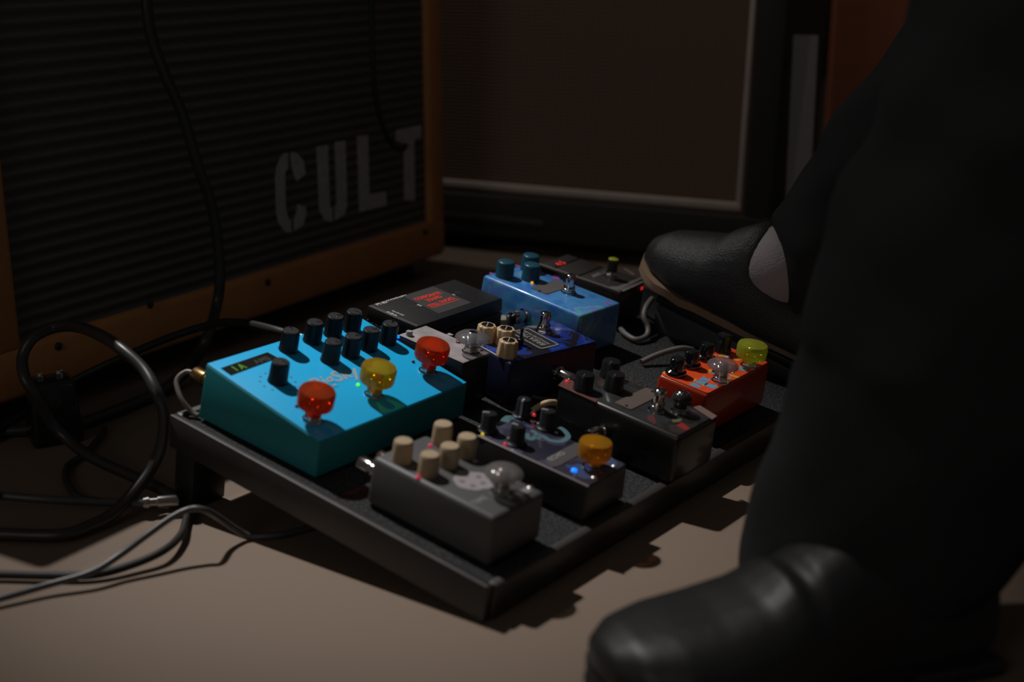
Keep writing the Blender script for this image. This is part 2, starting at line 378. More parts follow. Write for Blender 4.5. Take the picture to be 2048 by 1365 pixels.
def topper(P, l, m, r=14.5, h=15, stem=14, rot=None, label=None, dome=False):
    bm = NB()
    if dome: prof = [(5.6, 4), (5.9, stem), (9, stem + .3), (r * .95, stem + 2.2), (r, stem + 3.6), (r * .94, stem + 5.4), (r * .72, stem + 7.8), (r * .35, stem + 9.4), (.5, stem + 9.9)]
    else: prof = [(6.6, 5), (6.9, stem), (r - 1.8, stem + .4), (r - .5, stem + 1.3), (r, stem + 2.8), (r, stem + h - 2.4), (r - 1, stem + h - .5), (r - 2.6, stem + h), (.5, stem + h + .3)]
    lathe(bm, prof, 40, cap=False)
    return part('switch_topper', mesh('switch_topper', bm, m), P, l, rot, label)
def led(P, l, nm, col, on=True, r=2.2, estr=6, rot=None, label=None):
    key = ('led', nm, on, r)
    m = mat(nm + ('_lit' if on else '_unlit'), [c * .6 + .02 for c in col], .25, emit=col if on else None, estr=estr if on else 0)
    def f():
        bm = NB(); lathe(bm, [(r, -.4), (r, .6), (r * .8, 1.5), (r * .35, 2.0)], 16); return mesh('led', bm, m)
    return part('led', cached(key, f), P, l, rot, label)
def knob_me(kind):
    bm = NB()
    if kind == 'tall': lathe(bm, [(8.2, 0), (8.3, 1.2), (7.8, 2), (7.4, 16.5, .015), (7.1, 18.2, .0), (6.4, 18.8)], 36, .02, 18); return mesh('knob', bm, mat('ribbed_black_knob', (.007, .009, .011), .4, spec=.35))
    if kind == 'cream': lathe(bm, [(9.2, 0), (9.3, 1), (9.0, 3), (8.3, 13, .05), (8.0, 14.2, .05), (7.2, 14.8, .04)], 48, .05, 8); return mesh('knob', bm, M_cream)
    if kind == 'creamplain': lathe(bm, [(7.6, 0), (7.7, 1), (7.3, 14.5, .015), (7.0, 16, .0), (6.2, 16.8), (.5, 17)], 40, .02, 20); return mesh('knob', bm, mat('matt_cream_knob', (.44, .33, .21), .6))
    if kind == 'teal': lathe(bm, [(9.6, 0), (9.8, 1.4), (9.4, 2.2), (8.9, 15), (8.5, 16.2), (7.6, 16.8), (.5, 16.9)], 40); return mesh('knob', bm, mat('petrol_knob', (.012, .085, .13), .35, coat=.2))
    if kind == 'flat': lathe(bm, [(9.0, 0), (9.2, 1.2), (8.4, 3), (8.0, 14), (7.4, 15), (.5, 15.2)], 40, .0, 8); return mesh('knob', bm, mat('flat_top_black_knob', (.009, .009, .01), .35, coat=.2))
    if kind == 'davies': lathe(bm, [(9.6, 0), (9.8, 1.6), (9.4, 3.4), (7.2, 5), (6.6, 13, .06), (6.2, 15, .05), (4.6, 16.3, .02), (1, 16.8, 0)], 48, .0, 7); return mesh('knob', bm, mat('gloss_black_knob', (.01, .01, .011), .1, coat=1))
    if kind == 'davies_tall': lathe(bm, [(8.8, 0), (9, 1.4), (8.2, 3), (7.2, 5), (6.8, 15, .05), (6.4, 17, .04), (4.6, 18.0, .02), (1, 18.4, 0)], 48, .0, 7); return mesh('knob', bm, MATS['gloss_black_knob'])
    if kind == 'pointer': lathe(bm, [(8.2, 0), (8.4, 1.6), (7.0, 2.6), (6.2, 4), (5.8, 15), (5.2, 16.2), (.5, 16.4)], 32, 0, 6); return mesh('knob', bm, mat('soft_black_knob', (.011, .011, .012), .4))
def knob(P, l, kind, ang=0, rot=None, label=None):
    R = (rot or Matrix()) @ Matrix.Rotation(math.radians(ang), 4, 'Z')
    o = part('knob', cached(('k', kind), lambda: knob_me(kind)), P, l, R, label)
    if kind == 'tall':
        def f():
            bm = NB(); lathe(bm, [(6.1, 18.6), (6.0, 19.1), (.5, 19.2)], 24); return mesh('cap', bm, mat('glossy_dark_cap', (.06, .06, .065), .12, coat=1))
        part('cap', cached('kcap', f), o)
        def g():
            bm = NB(); bx(bm, -.9, .9, 0, 5.0, 19.1, 19.6, bev=.2); bx(bm, -.9, .9, 5.2, 6.9, 13.5, 19.0, bev=.2); return mesh('pointer', bm, M_chrome)
        part('pointer', cached('kptr', g), o)
    if kind == 'cream':
        def f():
            bm = NB(); lathe(bm, [(5.6, 14.2), (5.6, 15.1), (5.0, 15.3), (.5, 15.25)], 28); return mesh('metal_insert', bm, M_dchrome)
        part('metal_insert', cached('kins', f), o)
        def g():
            bm = NB(); bx(bm, -5.2, 5.2, -.45, .45, 15.1, 15.6, bev=.1); return mesh('pointer', bm, mat('bright_line', (.9, .88, .84), .25, .6))
        part('pointer', cached('kln', g), o)
        def g2():
            bm = NB(); bx(bm, 7.0, 8.75, -.5, .5, 3, 14.9); return mesh('groove', bm, M_black)
        part('groove', cached('kgr', g2), o)
    if kind == 'pointer':
        def g():
            bm = NB(); bx(bm, -.9, .9, .6, 5.6, 16.2, 16.7, bev=.15); bx(bm, -.9, .9, 5.3, 6.3, 2.8, 16.2, bev=.15); bx(bm, -.9, .9, 5.6, 8.3, 1.7, 2.9, bev=.1); return mesh('pointer', bm, mat('grey_pointer_line', (.42, .42, .43), .35, .2))
        part('pointer', cached('kpt2', g), o)
    if kind in ('flat', 'teal'):
        def g():
            bm = NB(); bx(bm, -.35, .35, 2, 7.4, 15.05 if kind == 'flat' else 16.7, 15.4 if kind == 'flat' else 17.05); return mesh('pointer', bm, mat('faint_line', (.08, .1, .11), .5))
        part('pointer', cached('kpt' + kind, g), o)
    return o
def jack(P, x, y, z, ang, m=None, s=1.0, boot=True, cone=True, label=None):
    """plug lying in a socket; ang = heading (deg) in the pedal's plane away from the wall"""
    def f():
        bm = NB(); R = Matrix.Rotation(PI / 2, 4, 'Y')
        lathe(bm, [(6.4, -.5), (6.4, 1), (7, 1.1), (7, 3), (5.2, 3.2), (5.2, 8), (6.8, 8.3), (6.9, 20), (6.3, 21.2), (.5, 21.5)], 24, M=R)
        return mesh('plug', bm, M_chrome)
    o = part('plug', cached('plug', f), P, (x, y, z), Matrix.Rotation(math.radians(ang), 4, 'Z'), label)
    o.scale = (s,) * 3; return o
def screw_me():
    bm = NB(); lathe(bm, [(2.5, 0), (2.5, .5), (1.7, 1.2), (.3, 1.3)], 14); return mesh('screw', bm, mat('zinc_screw', (.5, .49, .47), .3, .8))
def flatpoly(nm, P, pts, m, z=0, th=.3, k=0.0, label=None):
    """thin printed or applied shape; pts in pedal mm"""
    pts = list(pts)
    if sum(a[0] * b[1] - b[0] * a[1] for a, b in zip(pts, pts[1:] + pts[:1])) < 0: pts = pts[::-1]
    bm = NB(); lo = [bm.verts.new((p[0], p[1], z + k * p[0])) for p in pts]; hi = [bm.verts.new((p[0], p[1], z + th + k * p[0])) for p in pts]
    bm.faces.new(lo[::-1]); bm.faces.new(hi)
    for i in range(len(pts)): j = (i + 1) % len(pts); bm.faces.new((lo[i], lo[j], hi[j], hi[i]))
    return part(nm, mesh(nm, bm, m, smooth=False), P, label=label)
def pxpoly(nm, P, pix, m, h, th=.3, k=0.0, label=None, dz=0.0):
    return flatpoly(nm, P, [loc(P, a, b, h, k)[:2] for a, b in pix], m, h + dz, th, k, label)
def rrect(x0, x1, y0, y1, r, n=4):
    o = []
    for cx_, cy_, a0 in ((x1 - r, y1 - r, 0), (x0 + r, y1 - r, 90), (x0 + r, y0 + r, 180), (x1 - r, y0 + r, 270)):
        for i in range(n + 1): a = math.radians(a0 + 90 * i / n); o.append((cx_ + r * math.cos(a), cy_ + r * math.sin(a)))
    return o

def plate(P, l, t, r, b, m, h, label=None):
    l, t, r, b = [loc(P, *q, h) for q in (l, t, r, b)]
    return flatpoly('name_plate', P, rrect((l[0] + t[0]) / 2, (r[0] + b[0]) / 2, (l[1] + b[1]) / 2, (t[1] + r[1]) / 2, 2.2), m, h, .8, label=label)
def fit_text(s_, P, p0, p1, cap, m, h, bold, label=None, name='printed_word', dz=.12):
    """words whose baseline runs between two seen points on the top of a pedal"""
    a = Vector(loc(P, *p0, h)); b = Vector(loc(P, *p1, h)); d = b - a
    me = text_mesh(s_, cap / .70, m, 1, bold); xs_ = [v.co.x for v in me.vertices]; me.transform(Matrix.Diagonal((d.length * .001 / (max(xs_) - min(xs_)), 1, 1, 1)))
    return part(name, me, P, (a.x, a.y, h + dz), Matrix.Rotation(math.atan2(d.y, d.x), 4, 'Z'), label)
# ------------------------------------------------------------------ big turquoise pedal
TE = thing('effects_pedal', 'large turquoise wedge-shaped effects pedal with nine black knobs and three footswitches', 'guitar pedal', onboard(22, 13))
TL, TW, TH0, TH1 = 130.5, 178, 52.3, 35.7
TK = (TH1 - TH0) / TL; trot = Matrix.Rotation(-math.atan(TK), 4, 'Y')
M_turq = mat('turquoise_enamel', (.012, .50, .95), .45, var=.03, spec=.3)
M_turq_shaded = mat('turquoise_enamel_shaded', (.02, .235, .265), .5, var=.05, spec=.3)  # copy of the top enamel, darkened for the shade on the sides
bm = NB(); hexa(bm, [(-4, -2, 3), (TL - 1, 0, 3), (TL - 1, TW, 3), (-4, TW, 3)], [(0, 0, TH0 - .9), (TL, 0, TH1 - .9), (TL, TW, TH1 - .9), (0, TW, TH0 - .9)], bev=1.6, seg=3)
part('enclosure', mesh('enclosure', bm, M_turq_shaded), TE)
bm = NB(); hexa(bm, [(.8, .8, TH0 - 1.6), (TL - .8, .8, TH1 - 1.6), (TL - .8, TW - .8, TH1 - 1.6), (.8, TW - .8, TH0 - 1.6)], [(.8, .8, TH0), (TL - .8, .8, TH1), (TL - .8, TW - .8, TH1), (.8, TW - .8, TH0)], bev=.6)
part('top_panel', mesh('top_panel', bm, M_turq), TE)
def tl(px, py, dh=0): return loc(TE, px, py, TH0 + dh, TK)
ft_ = None
bm = NB(); lathe(bm, [(7, 0), (7.5, 1), (6.5, 3.5)], 16); pf = mesh('rubber_foot', bm, M_rubber)
for a in ((12, 12), (TL - 14, 12), (12, TW - 12), (TL - 14, TW - 12)): part('rubber_foot', pf, TE, (a[0], a[1], 0))
KN = [(583, 661, 60), (631, 644, -40), (672, 632, -20), (710, 623, -75), (667, 683, -60), (708, 672, -20), (744, 659, -30), (782, 647, 20), (562, 723, -70)]
for px, py, a in KN:
    t = tl(px, py, 19); x, y = t[0] - .12 * 19, t[1]
    knob(TE, (x, y, TH0 + TK * x), 'tall', a, trot)
for (px, py), m, lb in (((624, 841), plastic('orange_red_plastic', (1.0, .16, .04), .62), 'translucent red footswitch topper nearest the corner'),
                        ((747, 791), plastic('amber_plastic', (1.0, .62, .07), .62), 'translucent amber footswitch topper'),
                        ((855, 744), plastic('red_plastic', (1.0, .13, .035), .62), 'translucent red footswitch topper by the black supply')):
    t = tl(px, py); z = TH0 + TK * t[0]; footswitch(TE, (t[0], t[1], z), trot); topper(TE, (t[0], t[1], z), m, 14.6, 15.5, 12.5, trot, lb)
dp = [tl(*q) for q in ((441.5, 737.5), (535, 705.6), (556, 717), (462, 752))]
flatpoly('display', TE, [p[:2] for p in dp], mat('display_glass', (.018, .018, .016), .12, coat=1), TH0 - .1, .5, TK, 'dark display window')
sg = mat('green_segment', (.05, .12, .01), .5, emit=(.10, .42, .02), estr=.32)
d0 = Vector(dp[0]); du = Vector(dp[1]) - d0; dv = Vector(dp[3]) - d0
for i in range(5):
    for j, hh in enumerate(((0, 1, .34, .50), (0, 1, .66, .8))):
        pass
tm = text_mesh('1 A', 10.5, sg, .8, .25); o = part('display_text', tm, TE, ((dp[3][0] + dp[0][0]) / 2 + 3.6, dp[0][1] + 7, TH0 + TK * 22 + .75), trot @ RT)
tm = text_mesh('AMB', 9, mat('dim_segment', (.05, .05, .04), .5), .9, .15); part('display_text', tm, TE, ((dp[3][0] + dp[0][0]) / 2 + 3.4, dp[0][1] + 30, TH0 + TK * 22 + .72), trot @ RT)
p0 = tl(634, 771); tm = text_mesh('BigSky', 21, mat('pale_pink_print', (.38, .42, .46), .6), .95, .35, .35)
part('logo_print', tm, TE, (p0[0] + 5, p0[1] - 6, TH0 + TK * (p0[0] + 5) + .12), trot @ RT, 'pale script lettering')
for (px, py), nm, c, on, e in (((716, 771), 'green', (.1, .9, .03), True, 1.2), ((796, 675), 'blue', (.0, .12, 1.0), True, 2.5), ((593, 814), 'dull_red', (.25, .02, .03), False, 0), ((826, 725), 'dull_red', (.25, .02, .03), False, 0)):
    t = tl(px, py); led(TE, (t[0], t[1], TH0 + TK * t[0]), nm + '_led', c, on, 1.5, e, trot, nm.replace('_', ' ') + ' indicator light')
kx, ky = tl(562, 723, 19)[0] - 2, tl(562, 723, 19)[1]
bm = NB()
for i in range(11):
    a = math.radians(210 - i * 30 + 90); lathe(bm, [(.9, 0), (.9, .25)], 8, M=Matrix.Translation((kx + 14.5 * math.cos(a), ky + 14.5 * math.sin(a), TH0 + TK * (kx + 14.5 * math.cos(a)) - .05)))
part('scale_dots', mesh('scale_dots', bm, mat('dark_red_print', (.12, .02, .03), .6)), TE)
jack(TE, -3, 122, 38, 180, label='bright chrome plug')
jack(TE, -4, 12, 30, 180, s=1.0, label='gold-tinted plug at the corner').data = (lambda me: (me.materials.clear(), me.materials.append(M_gold), me)[2])(_c['plug'].copy())
for y in (64, 92, 152): 
    part('socket', cached('skt', lambda: (lambda b: (lathe(b, [(6.5, 0), (6.5, 2.6), (5, 3.2)], 8, M=Matrix.Rotation(-PI / 2, 4, 'Y')), mesh('socket', b, M_dchrome))[1])(NB())), TE, (-2.6, y, 30))

# ------------------------------------------------------------------ grey pedal in the near corner
GR = thing('effects_pedal', 'dark grey effects pedal with five cream knobs at the near corner', 'guitar pedal', onboard(201.5, 16))
add_box('enclosure', GR, 118, 62.5, 42, mat('dark_grey_enamel', (.085, .088, .088), .5, var=.05), 3.5, 3)
for a in ((12, 12), (106, 12), (12, 50), (106, 50)): part('rubber_foot', pf, GR, (a[0], a[1], 0))
GH = 42
for px, py in ((808, 881), (887.5, 847), (861, 908), (901, 891), (936, 872)):
    t = loc(GR, px, py, GH + 16.8); knob(GR, (t[0], t[1], GH), 'creamplain', random.uniform(0, 360))
t = loc(GR, 1002, 985, GH); footswitch(GR, (t[0], t[1], GH)); topper(GR, (t[0], t[1], GH), plastic('clear_smoky_plastic', (.72, .69, .67), .72), 14.5, 9, 12, label='clear domed footswitch topper', dome=True)
M_pale = mat('pale_grey_print', (.33, .30, .31), .6)
t = loc(GR, 945, 962, GH)
ring = [(t[0] + (15 + 1.6 * math.sin(5 * a)) * math.cos(a), t[1] + (14 + 1.4 * math.cos(4 * a)) * math.sin(a)) for a in [2 * PI * i / 36 for i in range(36)]]
flatpoly('printed_rosette', GR, ring, M_pale, GH, .2, label='pale printed rosette')
for i in range(5):
    a = i * 2 * PI / 5 + .4; c = (t[0] + 8 * math.cos(a), t[1] + 8 * math.sin(a))
    flatpoly('printed_dot', GR, [(c[0] + 2.2 * math.cos(b), c[1] + 2.2 * math.sin(b)) for b in [2 * PI * j / 14 for j in range(14)]], mat('mauve_print', (.18, .16, .17), .6), GH + .2, .15)
a = loc(GR, 1036, 990, GH); b = loc(GR, 1076, 956, GH)
flatpoly('printed_bar', GR, rrect(a[0] - 3, a[0] + 3, a[1], min(b[1], 57), 1.5), mat('grey_bar_print', (.26, .25, .26), .6), GH, .2)
a = loc(GR, 950, 1012, GH); tm = text_mesh('TIME', 7.5, M_greyprint, 1, .15); part('printed_word', tm, GR, (a[0], a[1], GH + .15), RT)
for q in ((1092, 960), (1022, 996), (1046, 943), (968, 915)):
    t = loc(GR, *q, GH); part('screw', cached('screw', screw_me), GR, (min(max(t[0], 5), 113), min(max(t[1], 5), 57), GH))
for q in ((860, 893), (836, 956)):
    t = loc(GR, *q, GH); led(GR, (t[0], t[1], GH), 'rose_led', (.9, .04, .12), True, 1.6, .35, label='rose red indicator light')
for y in (9, 30): jack(GR, 1.5, y, 28 - y * .1, 180, s=.85)

# ------------------------------------------------------------------ dark pedal with amber topper and blue light
LE = thing('effects_pedal', 'black effects pedal with amber topper and lit blue light beside the grey one', 'guitar pedal', onboard(218, 121.5, 0, .8))
LH = 33
add_box('enclosure', LE, 109, 58, LH, mat('black_enamel', (.03, .029, .028), .4, var=.05), 2, 3)
bm = NB(); bx(bm, 2, 107, 2.2, 55.8, LH - .6, LH + .3, bev=.2)
part('top_artwork', mesh('top_artwork', bm, ramp_mat('night_sky_print', [(0, (.02, .02, .035)), (.42, (.055, .055, .10)), (.56, (.035, .03, .05)), (.66, (.05, .09, .2))], 24, .35, .5)), LE, label='dark blue printed artwork')
bm = NB(); bx(bm, 1, 108, .3, 2.6, LH - .8, LH + .45, bev=.3); part('edge_strip', mesh('edge_strip', bm, mat('pale_worn_edge', (.22, .2, .2), .45)), LE, label='pale worn edge')
for a in ((12, 12), (97, 12), (12, 46), (97, 46)): part('rubber_foot', pf, LE, (a[0], a[1], 0))
for px, py, an_ in ((981, 827, 120), (1049, 798, 200), (1038, 852, 100), (1098, 822, 110)):
    t = loc(LE, px, py, LH + 16.4); knob(LE, (t[0], t[1], LH + .3), 'pointer', an_)
t = loc(LE, 1184, 935, LH); footswitch(LE, (t[0], t[1], LH)); topper(LE, (t[0], t[1], LH), plastic('deep_amber_plastic', (.85, .42, .03), .42), 13.2, 15, 8, label='translucent amber footswitch topper')
t = loc(LE, 1148, 943, LH); led(LE, (t[0], t[1], LH + .3), 'blue_led', (.0, .10, 1.0), True, 2.5, 2.6, label='lit blue indicator light')
for q in ((1010, 891), (1068, 832)): t = loc(LE, *q, LH); led(LE, (t[0], t[1], LH + .3), 'red_led', (1, .03, .04), True, 1.5, .4, label='dim red light')
t = loc(LE, 954, 866, LH); led(LE, (max(t[0], 3), max(t[1], 3.5), LH + .3), 'yellow_led', (.9, .7, .02), True, 1.4, .5, label='yellow indicator light')
pxpoly('name_plate', LE, ((1090, 924), (1095, 917), (1150, 888), (1168, 889), (1176, 902), (1118, 934), (1104, 937)), mat('grey_name_plate', (.09, .085, .09), .4), LH, .6, dz=.3)
a = loc(LE, 1103, 927, LH); tm = text_mesh('ECHO', 7, M_greyprint, 1.05, .2); part('printed_word', tm, LE, (a[0] - 1, a[1] + 1, LH + 1.0), RT)
M_cy = mat('pale_cyan_print', (.16, .32, .36), .6)
for pth, wd in ((((1052, 868), (1060, 880), (1080, 872), (1100, 882), (1122, 884), (1136, 875), (1128, 862), (1118, 856)), 2.3), (((1008, 845), (1018, 836), (1026, 840)), 3.6), (((1062, 862), (1072, 868), (1076, 880)), 2.0)):
    P_ = [Vector((*loc(LE, *q, LH)[:2], 0)) for q in pth]; P_ = catmull(P_, 5); Lh = []; Rh = []
    for i, p in enumerate(P_):
        t = (P_[min(i + 1, len(P_) - 1)] - P_[max(i - 1, 0)]).normalized(); n_ = Vector((-t.y, t.x, 0)) * wd; Lh.append(p + n_); Rh.append(p - n_)
    bm = NB(); A = [bm.verts.new((p.x, p.y, LH + .45)) for p in Lh]; B_ = [bm.verts.new((p.x, p.y, LH + .45)) for p in Rh]
    for i in range(len(A) - 1): bm.faces.new((A[i], A[i + 1], B_[i + 1], B_[i]))
    bmesh.ops.solidify(bm, geom=bm.faces[:], thickness=.12)
    part('painted_wave', mesh('painted_wave', bm, M_cy, smooth=False), LE, label='pale cyan painted line')
pxpoly('painted_patch', LE, ((1205, 925), (1222, 915), (1236, 928), (1216, 936)), mat('slate_blue_print', (.05, .085, .17), .5), LH, .15, dz=.32)
for q in ((1189, 957), (1234, 936)): t = loc(LE, *q, LH); part('screw', cached('screw', screw_me), LE, (min(t[0], 103), min(max(t[1], 5), 53), LH + .3))

# ------------------------------------------------------------------ black pedal with blank plate
BK = thing('effects_pedal', 'glossy black effects pedal with blank brown plate and three flat-topped knobs', 'guitar pedal', onboard(216.5, 230.2))
KH = 46
add_box('enclosure', BK, 124, 66, KH, mat('worn_black_enamel', (.010, .0095, .009), .35, coat=.25), 4, 3)
bm = NB(); bx(bm, 4, 120, 4.5, 61.5, KH - .5, KH + .2, bev=.1)
part('top_artwork', mesh('top_artwork', bm, ramp_mat('smoky_print', [(0, (.012, .013, .014)), (.45, (.035, .038, .04)), (.58, (.02, .02, .02)), (.66, (.06, .04, .035)), (.72, (.03, .035, .03))], 30, .3, .5, const=False)), BK, label='smoky printed artwork')
for a in ((14, 14), (110, 14), (14, 52), (110, 52)): part('rubber_foot', pf, BK, (a[0], a[1], 0))
for px, py in ((1171, 748), (1224, 722), (1232, 748)):
    t = loc(BK, px, py, KH + 15); knob(BK, (t[0], t[1], KH + .2), 'flat', 200)
plate(BK, (1230, 806), (1293, 776.5), (1320, 789), (1263, 824), mat('brown_metal_plate', (.15, .115, .10), .45, .2), KH + .2, 'blank brown metal plate')
for q in ((1253, 812), (1305, 784)): t = loc(BK, *q, KH + 1); part('plate_screw', cached('ps', lambda: (lambda b: (lathe(b, [(1.3, 0), (1.2, .5)], 10), mesh('plate_screw', b, M_black))[1])(NB())), BK, (t[0], t[1], KH + 1))
t = loc(BK, 1314, 822, KH); footswitch(BK, (t[0], t[1], KH + .2))
t = loc(BK, 1358, 824, KH); footswitch(BK, (t[0], min(t[1], 56), KH + .2), s=.95); topper(BK, (t[0], min(t[1], 56), KH + .2), plastic('dark_smoke_plastic', (.10, .09, .085), .3, .1), 8.6, 8, 9, label='small smoke-coloured domed topper', dome=True)
t = loc(BK, 1134, 765, KH); led(BK, (t[0], max(t[1], 5), KH + .2), 'red_led', (1, .03, .04), True, 1.7, .6, label='lit red light')
pxpoly('painted_patch', BK, ((1116, 772), (1130, 758), (1146, 762), (1150, 782), (1196, 800), (1192, 806)), mat('dusty_rose_print', (.13, .045, .04), .5), KH, .12, dz=.2, label='dusty rose painted corner')
pxpoly('painted_patch', BK, ((1352, 852), (1364, 846), (1380, 858), (1371, 862)), mat('crimson_print', (.30, .015, .02), .5), KH, .12, dz=.2, label='crimson painted mark')
pxpoly('painted_patch', BK, ((1293, 836), (1306, 830), (1313, 845), (1308, 850)), mat('dark_crimson_print', (.12, .015, .018), .5), KH, .12, dz=.2, label='dark crimson painted mark')
pxpoly('painted_patch', BK, ((1343, 840), (1364, 838), (1361, 845), (1346, 846)), mat('olive_print', (.12, .12, .06), .5), KH, .12, dz=.2, label='olive painted mark')
pxpoly('painted_patch', BK, ((1386, 815), (1400, 812), (1434, 833), (1424, 840)), mat('dusty_tan_print', (.20, .13, .11), .5), KH, .12, dz=.2, label='tan painted corner')
t = loc(BK, 1222, 862, 20); jack(BK, t[0], 0, 24, -90, label='chrome plug in the side')

# ------------------------------------------------------------------ pale blue pedal
PB = thing('effects_pedal', 'pale blue effects pedal with three petrol-blue knobs, beside the black power supply', 'guitar pedal', onboard(8, 385.5, 0, -2.4))
PH = 48
M_pb = ramp_mat('mottled_pale_blue', [(0, (.03, .12, .50)), (.36, (.04, .20, .62)), (.48, (.08, .33, .68)), (.55, (.10, .22, .70)), (.62, (.12, .46, .52)), (.68, (.12, .28, .70)), (.76, (.34, .22, .52))], 28, .3, .6, const=False)
add_box('enclosure', PB, 129.5, 68.5, PH, M_pb, 3, 3, bevseg=4)
for a in ((14, 14), (115, 14), (14, 54), (115, 54)): part('rubber_foot', pf, PB, (a[0], a[1], 0))
for px, py in ((1013, 522), (1063, 509.5), (1065, 528)):
    t = loc(PB, px, py, PH + 17); knob(PB, (t[0], min(max(t[1], 10), 58), PH), 'teal', -30)
plate(PB, (1060, 577), (1119, 558.5), (1136, 575), (1094, 590.5), mat('grey_metal_plate', (.16, .155, .15), .4, .3), PH, 'blank grey metal plate')
for q in ((1079, 582), (1128, 563)): t = loc(PB, *q, PH + 1); part('plate_screw', _c['ps'], PB, (t[0], t[1], PH + .8))
t = loc(PB, 1137, 586, PH); footswitch(PB, (t[0], t[1], PH))
t = loc(PB, 1064, 567, PH); led(PB, (t[0], t[1], PH), 'amber_led', (1, .45, .02), True, 1.6, .7, label='amber indicator light')
for q, r in (((983, 547), 2.0), ((1035, 532), 2.2), ((1216, 608), 2.6), ((1112, 556), 3.5)):
    t = loc(PB, *q, PH); flatpoly('painted_dot', PB, [(t[0] + r * math.cos(b) * 1.3, t[1] + r * math.sin(b)) for b in [2 * PI * j / 12 for j in range(12)]], mat('magenta_print', (.40, .06, .30), .5), PH, .12)
jack(PB, 62, 0, 26, -90, label='chrome plug in the side')

# ------------------------------------------------------------------ black pedal with red digits
DG = thing('effects_pedal', 'black effects pedal with red lit digits and green-tipped footswitch beside the shoe', 'guitar pedal', onboard(14, 477.3, 0, 3.4))
DH = 44
M_dg = mat('charcoal_enamel', (.04, .036, .034), .42)
add_box('enclosure', DG, 101, 56, DH - 1.2, M_dg, 2, 3)
bm = NB(); bx(bm, 0, 101, -.4, 2.2, DH - 3, DH + .2, bev=.5); part('edge_strip', mesh('edge_strip', bm, mat('pale_edge', (.20, .175, .165), .45)), DG, label='pale bare edge')
for (a, b) in ((2, 17), (19, 47), (49, 99)):
    bm = NB(); bx(bm, a, b, 2.6, 54.5, DH - 1.4, DH, bev=.5); part('top_plate', mesh('top_plate', bm, M_dg), DG)
t = loc(DG, 1120, 532, DH); tm = text_mesh('4.5', 13, mat('red_digit', (.3, .01, .01), .4, emit=(1, .04, .04), estr=.55), .9, .5); tm = text_mesh('4 5', 12, MATS['red_digit'], .9, .12); part('display_digits', tm, DG, (t[0], t[1], DH + .15), RT, 'lit red digits')
t = loc(DG, 1221, 556, DH); g_ = mat('lime_plastic', (.35, .42, .02), .35)
footswitch(DG, (t[0], t[1], DH), mplung=M_dchrome)
bm = NB(); lathe(bm, [(5.6, 8), (5.8, 18), (5.6, 20.4)], 24); part('switch_sleeve', mesh('switch_sleeve', bm, mat('brown_rubber', (.035, .026, .022), .4)), DG, (t[0], t[1], DH))
bm = NB(); lathe(bm, [(5.4, 20.3), (5.4, 21.2), (4.6, 21.8), (.5, 22)], 24); part('switch_tip', mesh('switch_tip', bm, g_), DG, (t[0], t[1], DH), label='lime green switch tip')
M_ln = mat('silver_print', (.17, .155, .15), .5)
for pg in (((1182, 551), (1187, 556), (1222, 541), (1216, 537)), ((1196, 545), (1201, 548), (1222, 538), (1218, 535)), ((1246, 538), (1250, 536), (1270, 548), (1265, 551)), ((1218, 574), (1236, 573), (1284, 554), (1284, 558), (1240, 580), (1226, 580)), ((1240, 580), (1286, 562), (1288, 565), (1246, 584))):
    pxpoly('printed_bar', DG, pg, M_ln, DH, .15)
t = loc(DG, 1297, 566, 38); led(DG, (99.6, 50, DH - 8), 'red_led', (1, .03, .04), True, 2.2, 1.0, Matrix.Rotation(PI / 2, 4, 'Y'), 'red light on the front edge')
for a in ((12, 12), (90, 12), (12, 44), (90, 44)): part('rubber_foot', pf, DG, (a[0], a[1], 0))

# ------------------------------------------------------------------ power supply with sticker
PS = thing('power_supply', 'flat black power supply box with a grey sticker reading CORPORATE SOUND STILL SUCKS', 'power supply', onboard(-6, 232.5, 0, 0))
SH = 44; SL, SW = 62, 128
bm = NB(); hexa(bm, [(1, 1, 3), (SL + 2, 1, 3), (SL + 2, SW - 1, 3), (1, SW - 1, 3)], [(0, 0, SH - 14), (SL + 2, 0, SH - 14), (SL + 2, SW, SH - 14), (0, SW, SH - 14)], bev=1.2); part('base', mesh('base', bm, M_softblack), PS)
bm = NB(); hexa(bm, [(0, 0, SH - 13), (SL + 2, 0, SH - 13), (SL + 2, SW, SH - 13), (0, SW, SH - 13)], [(0, 0, SH), (SL, 0, SH), (SL, SW, SH), (0, SW, SH)], bev=1.4)
part('lid', mesh('lid', bm, mat('speckled_black_lid', (.017, .017, .018), .4, var=.5, vscale=600)), PS)
def sl_(px, py): return loc(PS, px, py, SH)
M_stk = mat('grey_sticker', (.052, .05, .05), .45)
sq = [sl_(*q)[:2] for q in ((807, 593.5), (866, 573.5), (943, 606), (877.5, 628))]
flatpoly('sticker', PS, sq, M_stk, SH, .25)
M_redp = mat('scarlet_print', (.90, .06, .035), .5)
for s_, p0_, p1_ in (('CORPORATE', (834, 602.5), (884.5, 588)), ('SOUND', (858, 604.5), (886, 595.5)), ('STILL SUCKS.', (862, 616), (912, 598.5))):
    fit_text(s_, PS, p0_, p1_, 5.6, M_redp, SH, .16, name='sticker_words', dz=.4)
a = sl_(865, 616.5); b = sl_(917, 599.5)
bm = NB(); hexa(bm, [(a[0], a[1], SH), (a[0] + .8, a[1], SH), (b[0] + .8, b[1], SH), (b[0], b[1], SH)], [(a[0], a[1], SH + .4), (a[0] + .8, a[1], SH + .4), (b[0] + .8, b[1], SH + .4), (b[0], b[1], SH + .4)]); part('sticker_underline', mesh('sticker_underline', bm, M_redp), PS)
t = sl_(755.5, 611.5); part('printed_word', text_mesh('PT-3D', 5.4, M_white, 1.0, .22), PS, (t[0], t[1], SH + .12), RT)
